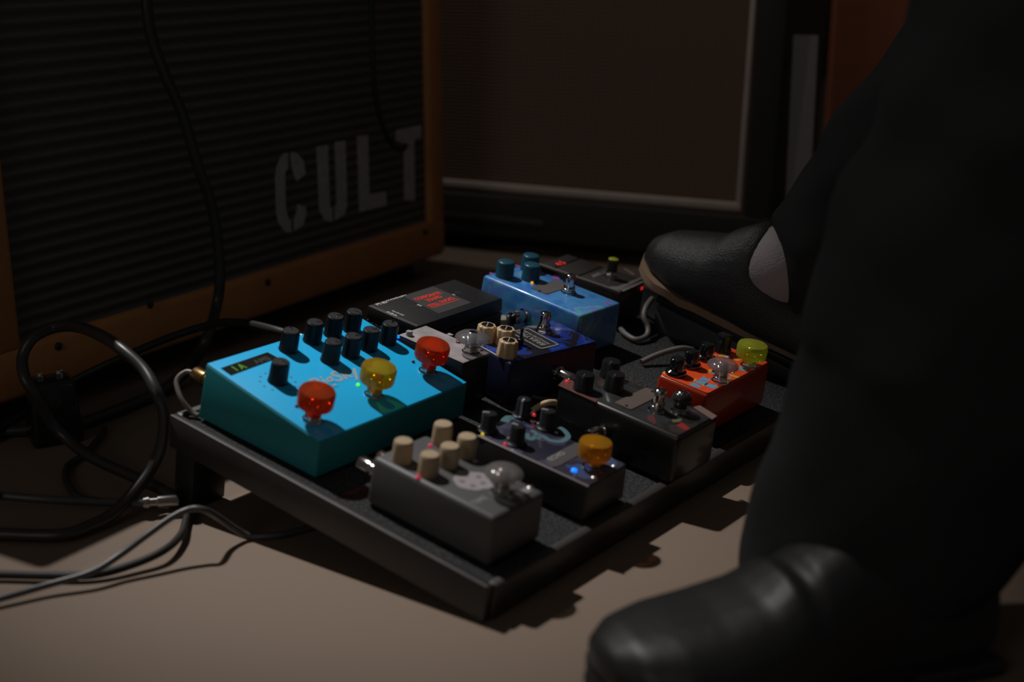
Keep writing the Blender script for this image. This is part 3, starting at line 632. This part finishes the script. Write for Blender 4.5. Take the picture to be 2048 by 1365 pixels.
t = sl_(775, 603.5); part('printed_word', text_mesh('DC POWER SUPPLY', 3.4, M_white, .95, .12), PS, (t[0], t[1], SH + .12), RT)
t = sl_(783, 622.5); part('printed_word', text_mesh('8.5-15V DC', 3.0, M_white, 1.0, .12), PS, (t[0], t[1], SH + .12), None)
bm = NB(); t = sl_(791, 628)
for dx, r in ((-4.5, 1.6), (0, 1.9), (4.5, 1.6)):
    lathe(bm, [(r, 0), (r, .2), (r * .45, .2), (r * .45, 0)], 14, M=Matrix.Translation((t[0] + dx - 2, t[1] - 3, SH)))
bx(bm, t[0] - 5, t[0] + 1, t[1] - 3.15, t[1] - 2.85, SH, SH + .15); part('polarity_mark', mesh('polarity_mark', bm, M_white), PS)
for y in (.9, 2.5): bm = NB(); bx(bm, 1.5, SL - 1, y, y + .35, SH - .1, SH + .12); part('printed_line', mesh('printed_line', bm, M_greyprint), PS)
for q in ((827, 615), (916, 586)):
    t = sl_(*q); bm = NB(); lathe(bm, [(2.9, -.1), (2.9, .25), (1.6, .25), (1.5, -.05)], 20); part('lid_screw', mesh('lid_screw', bm, mat('dark_steel', (.10, .10, .10), .35, .6)), PS, (t[0], t[1], SH))
for q, s_ in (((833, 610.5), 'IN'), ((902, 590), 'PL')): t = sl_(*q); part('printed_word', text_mesh(s_, 4, M_white, 1.2, .15), PS, (t[0], t[1], SH + .12), Matrix.Rotation(.1, 4, 'Z'))
for a in ((10, 12), (54, 12), (10, 116), (54, 116)): part('rubber_foot', pf, PS, (a[0], a[1], 0))
bm = NB(); bx(bm, SL + 1.6, SL + 3.2, 42, 86, 20, 26, bev=.5); part('side_label', mesh('side_label', bm, mat('slate_label', (.03, .03, .05), .4)), PS)
t_ = text_mesh('9V DC OUTPUT', 4, mat('slate_print', (.06, .06, .10), .5), 1, .1); part('printed_word', t_, PS, (SL + 3.4, 46, 21.4), RT @ Matrix.Rotation(PI / 2, 4, 'X'))
bm = NB()
for i in range(6): bx(bm, 8 + i * 5, 9.2 + i * 5, -.6, .4, 18, 29)
part('vent', mesh('vent', bm, mat('grey_vent', (.14, .12, .12), .5)), PS)

# ------------------------------------------------------------------ small white pedal
MN = thing('effects_pedal', 'small weathered white effects pedal with clear domed topper behind the red topper', 'guitar pedal', onboard(63, 196.5))
MH = 47
add_box('enclosure', MN, 78, 40, MH, M_softblack, 2.5, 3)
bm = NB(); bx(bm, 1.5, 76.5, 1.5, 38.5, MH - .5, MH + .3, bev=.3); part('top_panel', mesh('top_panel', bm, mat('weathered_white_enamel', (.34, .31, .315), .45, var=.6, vscale=70)), MN, label='weathered white top')
t = loc(MN, 943, 706, MH); footswitch(MN, (t[0] - 1, t[1], MH)); topper(MN, (t[0] - 1, t[1], MH), plastic('clear_plastic', (.86, .84, .86), .82), 15.5, 9, 10, label='clear domed footswitch topper', dome=True)
t = loc(MN, 917, 686, MH); led(MN, (t[0], t[1], MH), 'ruby_led', (.30, .005, .015), False, 2.6, 0, label='unlit ruby light')
t = loc(MN, 890, 676, MH); part('printed_word', text_mesh('MINI', 7, mat('faded_white_print', (.5, .5, .5), .6), .9, .2), MN, (t[0], t[1] - 1, MH + .12), RT)
part('knob', cached(('k', 'sm'), lambda: (lambda b: (lathe(b, [(3, 0), (3, 4), (2.6, 4.6)], 24, .03, 12), mesh('knob', b, mat('ivory_knob', (.35, .34, .32), .5)))[1])(NB())), MN, (8, 8, MH))
t = loc(MN, 968, 700, MH); led(MN, (t[0], min(t[1], 36), MH), 'pearl_led', (.3, .3, .3), False, 1.8, 0)
for a in ((10, 9), (68, 9), (10, 31), (68, 31)): part('rubber_foot', pf, MN, (a[0], a[1], 0))

# ------------------------------------------------------------------ navy pedal turned sideways
NV = thing('effects_pedal', 'navy blue effects pedal turned sideways, with three cream knobs and upside-down name plate', 'guitar pedal', onboard(161.5, 238, 0, 80.2))
NH = 44
add_box('enclosure', NV, 113, 62, NH, mat('navy_enamel', (.010, .013, .045), .45), 3, 3)
bm = NB(); bx(bm, 3, 110, 3, 59, NH - .5, NH + .2, bev=.1)
part('top_artwork', mesh('top_artwork', bm, ramp_mat('navy_camouflage_print', [(0, (.012, .012, .018)), (.43, (.012, .035, .25)), (.50, (.02, .06, .36)), (.56, (.015, .02, .05)), (.60, (.015, .04, .27)), (.70, (.06, .06, .05))], 30, .3, .6, distort=.6)), NV, label='blue and black printed artwork')
for px, py, a in ((958, 641, -12), (1012.5, 657, -12), (1016, 681, -12)):
    t = loc(NV, px, py, NH + 15); knob(NV, (min(max(t[0], 9), 100), min(max(t[1], 10), 51), NH + .2), 'cream', a + 50)
pts = [loc(NV, *q, NH)[:2] for q in ((1030, 648), (1036, 647), (1042, 650), (1102, 692), (1101, 696), (1080, 699.5), (1070, 698), (1030, 672))]
xs = sorted(p[0] for p in pts); ys = sorted(p[1] for p in pts)
cxn = (xs[0] + xs[-1]) / 2; x0n, x1n, y0n, y1n = xs[1], xs[-2], max(ys[0], 8), min(ys[-1], 55)
flatpoly('name_plate', NV, rrect(x0n, x1n, y0n, y1n, 3), M_softblack, NH + .2, .5)
for e in (0, 1.1):
    R1 = rrect(x0n + .4 + e, x1n - .4 - e, y0n + .4 + e, y1n - .4 - e, 2.8 - e * .5); R2 = rrect(x0n + .75 + e, x1n - .75 - e, y0n + .75 + e, y1n - .75 - e, 2.5 - e * .5)
    bm = NB(); A = [bm.verts.new((*p, NH + .8)) for p in R1]; B_ = [bm.verts.new((*p, NH + .8)) for p in R2]
    for i in range(len(A)): j = (i + 1) % len(A); bm.faces.new((A[i], A[j], B_[j], B_[i]))
    part('plate_border', mesh('plate_border', bm, M_white, smooth=False), NV)
wy = y1n - y0n
part('printed_word', text_mesh('BREATHE', wy * .19, M_greyprint, 1.0, .12, .1), NV, (cxn + 1.5, y0n + 5, NH + .85), RT)
part('printed_word', text_mesh('MODULATED REVERB', wy * .085, M_greyprint, 1.0, .08), NV, (cxn + 6, y0n + 5, NH + .85), RT)
t = loc(NV, 1087, 664, NH); footswitch(NV, (min(t[0], 100), min(max(t[1], 10), 52), NH + .2))
for a in ((12, 12), (100, 12), (12, 50), (100, 50)): part('rubber_foot', pf, NV, (a[0], a[1], 0))
jack(NV, 60, 0, 24, -90, label='chrome plug in the side')
bm = NB(); lathe(bm, [(3.2, 0), (3.2, 6), (2.6, 6.4), (1.4, 6.6), (1.2, 14), (1.9, 14.6), (1.7, 16)], 14); t = loc(NV, 1040, 690, NH)
part('toggle_switch', mesh('toggle_switch', bm, M_black), NV, (t[0], t[1], NH))

# ------------------------------------------------------------------ orange-red pedal with graffiti print
RD = thing('effects_pedal', 'orange-red double effects pedal with graffiti print, clear topper and lime topper', 'guitar pedal', onboard(257, 327, 0, 0))
RH = 46; RL, RW = 54, 119
add_box('enclosure', RD, RL, RW, RH - .2, mat('orange_red_enamel_shaded', (.42, .03, .008), .3, var=.05, coat=.4), 3.5, 3, bevseg=4)  # side paint darkened to carry the shade on these faces
bm = NB(); prism(bm, rrect(2.6, RL - 2.6, 2.6, RW - 2.6, 3), RH - .6, RH); part('top_panel', mesh('top_panel', bm, mat('orange_red_enamel_lit', (.85, .085, .018), .35, var=.05)), RD, label='orange-red top, brightened to look lit')  # same paint as the sides, brightened as if lit
CR = lambda X, Y: (1300 + X / 6.823, 660 + Y / 6.823)
for px, py, kd in ((1357, 718, 'davies'), (1386, 703, 'davies'), (1414, 688, 'davies'), (1443, 671, 'davies_tall')):
    t = loc(RD, px, py, RH + 15); knob(RD, (min(max(t[0], 10), 40), min(max(t[1], 10), 108), RH), kd, 40)
tsw = loc(RD, *CR(975, 715), RH); t2 = loc(RD, *CR(1345, 500), RH)
footswitch(RD, (min(tsw[0], 45), tsw[1], RH)); topper(RD, (min(tsw[0], 45), tsw[1], RH), MATS['clear_plastic'], 14.2, 9, 12, label='clear mushroom footswitch topper', dome=True)
footswitch(RD, (min(t2[0], 45), t2[1], RH)); topper(RD, (min(t2[0], 45), t2[1], RH), plastic('lime_clear_plastic', (.88, 1.0, .12), .55), 14.2, 14, 9, label='translucent lime footswitch topper')
M_b = mat('sky_blue_print', (.13, .36, .52), .5); M_y = mat('golden_print', (.75, .40, .04), .5); M_k = mat('black_print', (.01, .01, .01), .5)
shapes = [(M_b, [(528, 742), (600, 722), (690, 770), (685, 800), (600, 780)]), (M_b, [(610, 700), (650, 690), (790, 715), (730, 765), (700, 752), (640, 728)]), (M_b, [(750, 765), (800, 735), (940, 770), (880, 805), (840, 800)]),
          (M_b, [(665, 665), (750, 650), (790, 675), (830, 665), (800, 705), (690, 690)]), (M_b, [(710, 638), (740, 628), (757, 640), (735, 652)]), (M_y, [(545, 695), (600, 665), (645, 672), (600, 708)]),
          (M_y, [(135, 572), (200, 545), (250, 520), (253, 545), (215, 560), (240, 600), (190, 605), (160, 580)]), (M_y, [(765, 572), (810, 542), (860, 548), (850, 570), (790, 590)]), (M_k, [(850, 548), (885, 560), (880, 590), (840, 575)]), (M_b, [(810, 592), (865, 575), (880, 605), (840, 602)]),
          (M_y, [(930, 350), (1000, 335), (1020, 372), (945, 388)]), (M_white, [(1010, 350), (1060, 355), (1085, 372), (1040, 388)]), (M_k, [(1065, 375), (1120, 365), (1150, 400), (1100, 410)]), (M_y, [(1140, 410), (1200, 395), (1250, 410), (1200, 432)]),
          (M_y, [(1255, 468), (1320, 480), (1290, 492)]), (M_y, [(1378, 482), (1430, 472), (1405, 498)]), (M_b, [(1200, 515), (1260, 505), (1300, 540), (1330, 545), (1290, 572), (1210, 540)]), (M_y, [(1075, 600), (1150, 620), (1225, 650), (1190, 660), (1100, 635)]),
          (M_b, [(1060, 655), (1110, 632), (1105, 690), (1085, 680)]), (M_white, [(1480, 425), (1510, 400), (1590, 400), (1560, 425), (1500, 445)]), (M_k, [(740, 745), (770, 728), (800, 735), (760, 762)]), (M_y, [(700, 750), (722, 752), (742, 772), (728, 768)])]
for m, pg in shapes:
    pp = [loc(RD, *CR(*q), RH)[:2] for q in pg]
    pp = [(min(max(a, 1.5), RL - 2), min(max(b, 2), RW - 2)) for a, b in pp]
    flatpoly('graffiti_print', RD, pp, m, RH, .12 + .02 * random.random())
for a in ((9, 12), (44, 12), (9, 106), (44, 106)): part('rubber_foot', pf, RD, (a[0], a[1], 0))

# ------------------------------------------------------------------ treadle pedal under the shoe
VP = thing('volume_pedal', 'dark grey foot treadle volume pedal under the raised shoe', 'volume pedal', onboard(138, 520))
VL, VW = 186, 92
bm = NB(); hexa(bm, [(0, 0, 0), (VL, 0, 0), (VL, VW, 0), (0, VW, 0)], [(1, 1, 30), (VL - 2, 1, 12), (VL - 2, VW - 1, 12), (1, VW - 1, 30)], bev=2.5); part('base', mesh('base', bm, mat('slate_grey_enamel', (.06, .066, .07), .45)), VP)
bm = NB(); hexa(bm, [(-2, 2, 31), (VL, 2, 13), (VL, VW - 2, 13), (-2, VW - 2, 31)], [(-2, 2, 38), (VL, 2, 20), (VL, VW - 2, 20), (-2, VW - 2, 38)], bev=2); part('treadle', mesh('treadle', bm, M_rubber), VP)

# ------------------------------------------------------------------ cables (paths in world metres)
def cable(path, r, label, name='cable', m=M_cable, cat='cable', group=None, plug=None):
    bm = NB(); tube(bm, path, r); o = solo(name, mesh(name, bm, m, mm=False), label, cat, group=group); return o
def bp(x, y, z=0): return MB_ @ Vector((x * .001, y * .001, z * .001))
fo2 = cab_o + cn * .035
P = [on_plane(a, b, fo2, cn) for a, b in ((288, -60), (300, 60), (330, 150), (365, 230), (395, 330), (420, 400), (435, 480), (440, 560), (431, 620))]
P += [on_z(a, b, z) for a, b, z in ((412, 680, .055), (380, 735, .02), (333, 776, .009), (286, 800, .007), (214, 829, .0065), (143, 852, .0065), (48, 861, .0065), (-60, 870, .0065), (-300, 900, .0065))]
cable(P, .0058, 'black cable hanging down the face of the orange cabinet to the floor')
P = [on_plane(a, b, cab_o + cn * .02, cn) for a, b in ((742, -60), (744, 60), (750, 180), (772, 270), (800, 300), (812, 290))]
cable(P, .0035, 'thin dark cord hanging beside the stencilled letters', m=M_softblack)
tp = TE.matrix_world @ Vector((-.024, .122, .038))
P = [on_z(a, b, z) for a, b, z in ((-420, 1000, .006), (-200, 930, .008), (-60, 890, .01), (0, 858, .012), (71, 812, .02), (157, 757, .04), (248, 714, .06), (333, 678, .08), (405, 654, .095), (452, 645, .105), (500, 649, .11))] + [tp + Vector((-.02, .012, .002)), tp]
cable(P, .0040, 'black cable running up to the chrome plug behind the turquoise pedal', m=mat('matt_black_cable', (.012, .011, .011), .6))
P = [on_z(a, b, z) for a, b, z in ((352, 996, .012), (333, 984, .012), (262, 952, .014), (190, 919, .018), (143, 886, .024), (105, 848, .04), (71, 790, .07), (50, 757, .085), (45, 714, .10), (67, 676, .115), (110, 655, .12), (157, 655, .125), (200, 671, .13), (238, 695, .128), (286, 738, .115), (313, 786, .10), (328, 829, .08), (324, 886, .055), (305, 933, .035), (267, 986, .02), (224, 1029, .01), (181, 1052, .0075), (119, 1071, .0065), (0, 1069, .0065), (-60, 1068, .0065), (-450, 1090, .0065))]
cable(P, .0052, 'thick black cable standing in a wide loop left of the pedalboard')
P = [on_z(a, b, z) for a, b, z in ((-480, 960, .02), (-60, 988, .030), (0, 992, .026), (95, 1000, .022), (200, 1005, .016), (289, 1007, .012))]
cable(P, .0036, 'grey cable lying straight towards the rear leg of the pedalboard', m=mat('grey_cable', (.07, .07, .073), .35))
M_j = frame(on_z(289, 1007, .012), (on_z(366, 1001, .012) - on_z(289, 1007, .012)).normalized(), Vector((0, 0, 1)).cross((on_z(366, 1001, .012) - on_z(289, 1007, .012)).normalized()), Vector((0, 0, 1)))
o = solo('cable_plug', _c['plug'].copy(), 'scuffed metal plug lying at the foot of the rear board leg', 'plug', M_j); o.data.materials.clear(); o.data.materials.append(M_dchrome); o.data.transform(Matrix.Diagonal((1.3, .8, .8, 1)))
P = [on_z(a, b, z) for a, b, z in ((-520, 1290, .005), (-60, 1212, .005), (0, 1198, .006), (95, 1171, .008), (181, 1146, .012), (238, 1112, .018), (295, 1070, .028), (343, 1036, .036), (381, 1019, .040), (410, 1021, .038), (440, 1038, .024), (470, 1058, .012), (500, 1072, .004), (560, 1070, .0038), (640, 1050, .0038))]
cable(P, .0027, 'thin grey cable arching over the lit floor and under the pedalboard', m=MATS['grey_cable'])
P = [on_z(a, b, .004) for a, b in ((209, 857), (195, 881), (165, 912), (138, 930), (130, 954), (143, 981), (165, 997), (200, 1003))]
cable(P, .003, 'thin black cord curled on the floor inside the big loop')
P = [on_z(a, b, z) for a, b, z in ((-480, 1130, .005), (-60, 1150, .005), (0, 1150, .005), (100, 1152, .005), (190, 1150, .005), (270, 1128, .007), (330, 1100, .01), (362, 1070, .008), (372, 1040, .006), (385, 1005, .006), (420, 985, .006))]  # black strand laid where the loop cable's shadow falls
cable(P, .0032, 'black strand standing in for the shadow of the cable loop on the lit floor', m=mat('matt_black_cable', (.012, .011, .011), .6))
# adapter block
ad = on_z(112, 880, 0)
bm = NB(); hexa(bm, [(-24, -20, 0), (24, -20, 0), (24, 20, 0), (-24, 20, 0)], [(-20, -17, 62), (20, -17, 62), (20, 17, 62), (-20, 17, 62)], bev=5, seg=3)
A_ = thing('power_adapter', 'black power adapter standing on the floor under the cable loop', 'adapter', Matrix.Translation(ad) @ Matrix.Rotation(.5, 4, 'Z'))
part('housing', mesh('housing', bm, M_black), A_)
bm = NB(); 
for x in (-9, 9): bx(bm, x - 3, x + 3, -.8, .8, 60, 68, bev=.3)
part('prongs', mesh('prongs', bm, M_chrome), A_)
# patch cables on the board
def patch(pts, r, label, m=M_cable): return cable([bp(*p) for p in pts], r, label, 'patch_cable', m, 'cable')
jb = lambda T, x, y, z: [round(c * 1000, 2) for c in (MB_.inverted() @ (T.matrix_world @ Vector((x * .001, y * .001, z * .001))))]
M_lg = mat('pale_grey_cable', (.16, .15, .145), .5)
a = jb(BK, 66, -21, 22); b = jb(LE, 60, 60, 15)
patch([a, (a[0] + 4, a[1] - 7, 18), (a[0] - 24, a[1] - 10, 6), (a[0] - 60, a[1] + 0, 4), (200, 215, 5), (192, 240, 8)], .0024, 'short black patch cable between the amber-topped and plated pedals')
a = jb(PB, 62, -21, 26); patch([a, (a[0] + 2, a[1] - 8, 30), (a[0] + 8, a[1] - 9, 14), (a[0] + 16, a[1] + 2, 6)], .0024, 'short black patch cable at the pale blue pedal')
def bpx(px, py, h):
    v = ray(px, py); s = (BO + BN * h * .001 - CAM).dot(BN) / v.dot(BN); q = MB_.inverted() @ (CAM + v * s); return tuple(c * 1000 for c in q)
patch([bpx(1304, 598, 30), bpx(1292, 615, 27), bpx(1288, 635, 20), bpx(1296, 655, 12), bpx(1293, 672, 6), bpx(1272, 680, 4), bpx(1250, 668, 4), bpx(1240, 655, 4)], .0030, 'pale grey patch cable looping beside the treadle pedal', M_lg)
patch([bpx(1283, 725, 4), bpx(1305, 714, 8), bpx(1332, 704, 12), bpx(1362, 697, 16), bpx(1385, 700, 14)], .0028, 'pale patch cable lying behind the orange-red pedal', M_lg)
patch([bpx(1065, 822, 6), bpx(1080, 812, 10), bpx(1096, 806, 14), bpx(1110, 806, 12)], .0030, 'cream patch cable end left of the plated black pedal', mat('cream_cable', (.5, .36, .22), .5))
c = jb(TE, -24, 12, 30); patch([c, (c[0] - 9, c[1] - 3, 30), (c[0] - 10, c[1] - 12, 24), (c[0] + 2, c[1] - 17, 14), (c[0] + 12, c[1] - 14, 5), (c[0] + 18, c[1] - 12, 3)], .0022, 'pale patch cable curling round the rear corner of the turquoise pedal', mat('pale_tan_cable', (.15, .125, .11), .4))
a = jb(NV, 60, -21, 24); patch([a, (a[0] + 3, a[1] - 6, 20), (a[0] - 3, a[1] - 16, 8), (a[0] - 30, a[1] - 22, 4)], .0024, 'short black patch cable at the navy pedal')
# beige plug housing behind the navy pedal
q = bpx(994, 651, 8); o = thing('cable_plug', 'beige plastic cable plug between the navy pedal and the power supply', 'plug', onboard(q[0], q[1], 0, 60))
bm = NB(); bx(bm, -11, 11, -7, 7, 0, 17, bev=2.5); part('housing', mesh('housing', bm, mat('beige_plastic', (.30, .27, .22), .5)), o)
bm = NB(); lathe(bm, [(4, 0), (4, 6), (3, 9)], 16, M=Matrix.Translation((11, 0, 9)) @ Matrix.Rotation(PI / 2, 4, 'Y')); part('boot', mesh('boot', bm, mat('ivory_boot', (.4, .38, .34), .5)), o)

# ------------------------------------------------------------------ person: shoes, socks, trousers
M_leather = mat('black_leather', (.026, .028, .029), .42, var=.2, vscale=60, bump=.55, bscale=700, spec=.6)
M_smooth = mat('smooth_black_leather', (.026, .026, .027), .42, var=.1, bump=.12, bscale=120, spec=.5)
M_cloth = mat('black_wool_cloth', (.033, .034, .035), .95, var=.2, vscale=12, bump=.15, bscale=250, spec=.08)
def evald(o, name, mats):
    dg = bpy.context.evaluated_depsgraph_get(); dg.update(); me = bpy.data.meshes.new_from_object(o.evaluated_get(dg)); me.name = name
    me.materials.clear(); [me.materials.append(m) for m in mats]
    me.polygons.foreach_set('use_smooth', [True] * len(me.polygons)); return me
def remeshed(bm, name, m, vox, smooth=6):
    bmesh.ops.recalc_face_normals(bm, faces=bm.faces[:])
    me = bpy.data.meshes.new('tmp'); bm.to_mesh(me); bm.free(); o = bpy.data.objects.new('tmp', me); COL.objects.link(o)
    r = o.modifiers.new('r', 'REMESH'); r.mode = 'VOXEL'; r.voxel_size = vox
    s = o.modifiers.new('s', 'SMOOTH'); s.iterations = smooth; s.factor = .6
    out = evald(o, name, [m]); bpy.data.objects.remove(o); bpy.data.meshes.remove(me); return out
def shoe_meshes(m, tall=.10):
    """x from heel (0) to toe (.285), y across, z up, metres"""
    S = [(.000, .018, .006, .034), (.008, .028, .004, .045), (.03, .034, .003, .050), (.06, .035, .003, .050), (.095, .036, .003, .054), (.118, .039, .003, .058), (.140, .043, .003, .074), (.153, .044, .003, .090), (.163, .0445, .003, .106), (.175, .0455, .004, .106), (.196, .047, .005, .090), (.209, .0475, .006, .076), (.222, .0475, .007, .071), (.24, .045, .009, .064), (.265, .036, .012, .054), (.280, .022, .015, .042), (.2855, .008, .02, .034)]
    if tall: S = [(.000, .018, .006, .060), (.008, .028, .004, .075), (.03, .034, .003, .085), (.06, .035, .003, .092), (.09, .034, .003, .096), (.12, .036, .003, .089), (.143, .0395, .003, .080), (.152, .041, .003, .073), (.162, .0425, .003, .074), (.18, .046, .004, .063), (.21, .0475, .006, .055), (.24, .045, .009, .050), (.265, .036, .012, .045), (.280, .022, .015, .038), (.2855, .008, .02, .032)]
    bm = NB(); rings = []
    for x, hw, zb, zt in S:
        ring = []
        for i in range(28):
            a = 2 * PI * i / 28; c, s = math.cos(a), math.sin(a)
            ex = .75 if s > 0 else .45
            y = hw * math.copysign(abs(c) ** (.8 if s > 0 else .5), c); zc = zb + (zt - zb) * .38
            z = zc + (zt - zc) * abs(s) ** .9 if s >= 0 else zc - (zc - zb) * abs(s) ** .6
            yo = .006 * math.sin(PI * x / .285)
            ring.append(bm.verts.new((x, y + yo, z)))
        rings.append(ring)
    for a, b in zip(rings, rings[1:]):
        for i in range(28): j = (i + 1) % 28; bm.faces.new((a[i], a[j], b[j], b[i]))
    bm.faces.new(rings[0][::-1]); bm.faces.new(rings[-1])
    up = remeshed(bm, 'upper', m, .0028, 4)
    bm = NB(); lo = []; hi = []
    for i in range(48):
        a = 2 * PI * i / 48; t = (1 - math.cos(a)) / 2; x = -.003 + .293 * t
        hw = .0
        for (xa, wa, *_), (xb, wb, *_) in zip(S, S[1:]):
            if xa <= x <= xb: hw = wa + (wb - wa) * (x - xa) / (xb - xa)
        hw = (hw + (.0035 if x > .235 else -.004 - .006 * (x < .2))) if 0 < x < .2855 else .004
        y = hw * (1 if a < PI else -1) + .006 * math.sin(PI * max(0, x) / .285); lift = .010 * max(0, (x - .19) / .1) ** 2
        lo.append(bm.verts.new((x, y, lift))); hi.append(bm.verts.new((x, y, lift + .008)))
    bm.faces.new(lo[::-1]); bm.faces.new(hi)
    for i in range(48): j = (i + 1) % 48; bm.faces.new((lo[i], lo[j], hi[j], hi[i]))
    so = mesh('sole', bm, mat('tan_sole', (.30, .20, .135), .6), mm=False)
    bm = NB(); vs = []
    hl = mesh('heel', (lambda b: (bx(b, .0, .07, -.030, .032, -.018, .002, bev=.004), b)[1])(NB()), M_softblack, mm=False)
    return up, so, hl
# the person's frame sits on the floor below the hips
hip = Vector((.62, 1.02, .92))
# near leg: left outline seen in the photograph, rebuilt at its real distance
near = [((1489, 1215), .835, .0745), ((1487, 1120), .835, .0765), ((1512, 1000), .835, .090), ((1566, 824), .845, .102), ((1599, 692), .85, .106), ((1661, 501), .86, .110), ((1718, 343), .87, .113), ((1784, 165), .88, .116), ((1850, 0), .89, .119)]
nl = []
for (px, py), Y, r in near:
    p = at_y(px, py, Y); nl.append((Vector((p.x + r * 1.02, p.y + (.0 if r > .08 else .01), p.z)), r))
fl = []
for (px, py), Y, r in (((1556, 553), 1.335, .051), ((1588, 546), 1.335, .056), ((1645, 508), 1.33, .066), ((1738, 405), 1.31, .072), ((1824, 300), 1.28, .076), ((1945, 180), 1.24, .081), ((2090, 10), 1.19, .086)):
    fl.append((at_y(px, py, Y), r))
hipN = hip + Vector((-.02, -.07, 0)); hipF = hip + Vector((-.02, .08, 0))
def leg_tube(bm, pts, folds=True, squash=1.0):
    C_ = catmull([p for p, r in pts], 6); n = len(C_); R_ = []
    for i in range(n):
        t = i / 6; k = min(int(t), len(pts) - 2); f = t - k; R_.append(pts[k][1] * (1 - f) + pts[k + 1][1] * f)
    prev = None; rings = []; seg = 40
    for i, p in enumerate(C_):
        t = (C_[min(i + 1, n - 1)] - C_[max(i - 1, 0)]).normalized()
        a = (prev - t * prev.dot(t)).normalized() if prev else t.cross(Vector((0, 1, 0))).normalized()
        prev = a; b = t.cross(a); ring = []
        for k in range(seg):
            th = 2 * PI * k / seg; fo = 1
            if folds: fo = 1 + .03 * math.sin(3 * th + i * .32) + .018 * math.sin(7 * th - i * .5) + .02 * math.sin(i * .9 + 2 * th)
            ring.append(bm.verts.new(p + (a * math.cos(th) + b * math.sin(th)) * R_[i] * fo))
        rings.append(ring)
    for a, b in zip(rings, rings[1:]):
        for k in range(seg): j = (k + 1) % seg; bm.faces.new((a[k], a[j], b[j], b[k]))
    bm.faces.new(rings[0][::-1]); bm.faces.new(rings[-1])
kneeN = nl[-1][0] + Vector((.02, .02, .08)); kneeF = fl[-1][0] + Vector((.03, -.03, .08))
bm = NB()
leg_tube(bm, nl + [(kneeN, .112), ((kneeN + hipN) / 2, .115), (hipN, .13), (hipN + Vector((.02, .05, .09)), .13)])
leg_tube(bm, fl + [(kneeF, .09), ((kneeF + hipF) / 2, .105), (hipF, .13), (hipF + Vector((.02, -.05, .09)), .13)])
trousers = remeshed(bm, 'trousers', M_cloth, .0065, 3)
# body inside the clothes: one continuous surface
ankN = Vector((nl[0][0].x - .01, nl[0][0].y + .005, .07)); ankF = fl[0][0] + (fl[0][0] - fl[1][0]) * .6
bm = NB()
leg_tube(bm, [(ankN, .032), (nl[2][0], .045), (nl[5][0], .055), (kneeN, .055), ((kneeN + hipN) / 2, .075), (hipN, .10), (hipN + Vector((.02, .05, .09)), .10)], False)
leg_tube(bm, [(ankF, .030), (fl[1][0], .040), (fl[3][0], .052), (kneeF, .055), ((kneeF + hipF) / 2, .075), (hipF, .10), (hipF + Vector((.02, -.05, .09)), .10)], False)
body = remeshed(bm, 'person', mat('skin', (.45, .28, .2), .5), .008, 4)
per = solo('person', body, 'person in black trousers, one black shoe on the treadle, one on the floor', 'person')
per['label'] = 'standing person in black trousers and black shoes, one foot raised onto the treadle'
o = part('trousers', trousers, per)
up, so, hl = shoe_meshes(M_leather, .0)
# raised shoe: toe above the red-digit pedal, heel low on the treadle
toe = bp(98, 546, 54); heel = bp(372, 556, 14)
dx = (toe - heel).normalized(); dy = BN.cross(dx).normalized(); dz = dx.cross(dy)
MF = frame(toe - dx * .290, dx, dy, dz)
sh = part('shoe', up, per, label='matt black grained leather shoe raised on the treadle'); sh.matrix_local = MF
s2 = part('sole', so, sh, label='tan sole')
s3 = part('heel', hl, sh); s3.scale = (1, 1, .3)
up2, so2, hl2 = shoe_meshes(M_smooth, .1); so2 = so.copy(); so2.materials[0] = M_softblack
tn = at_y(1165, 1300, .775); 
dxn = Vector((-.955, -.30, 0)).normalized(); dyn = Vector((0, 0, 1)).cross(dxn).normalized(); MFn = frame(Vector((tn.x + .004, .738, .012)) - dxn * .272, dxn, dyn, Vector((0, 0, 1)))
MFn = MFn @ Matrix.Diagonal((.95, 1.14, 1.02, 1))
sh = part('shoe', up2, per, label='smooth black leather shoe flat on the floor in the foreground'); sh.matrix_local = MFn
part('sole', so2, sh); part('heel', hl, sh).scale = (1, 1, .55)
# socks
bm = NB(); ak = MF @ Vector((.160, .003, .060)); tube(bm, [ak, MF @ Vector((.145, .003, .068)), fl[0][0] + (fl[1][0] - fl[0][0]) * .5, fl[2][0]], .0425, 32)
part('sock', mesh('sock', bm, mat('ribbed_grey_sock', (.42, .38, .40), .9, bump=.4, bscale=500), mm=False), per, label='pale grey sock above the raised shoe')
bm = NB(); an2 = MFn @ Vector((.06, .003, .06)); tube(bm, [an2, an2 + Vector((.0, 0, .06)), nl[2][0]], .04, 24)
part('sock', mesh('sock', bm, mat('black_sock', (.015, .015, .015), .9), mm=False), per, label='black sock')
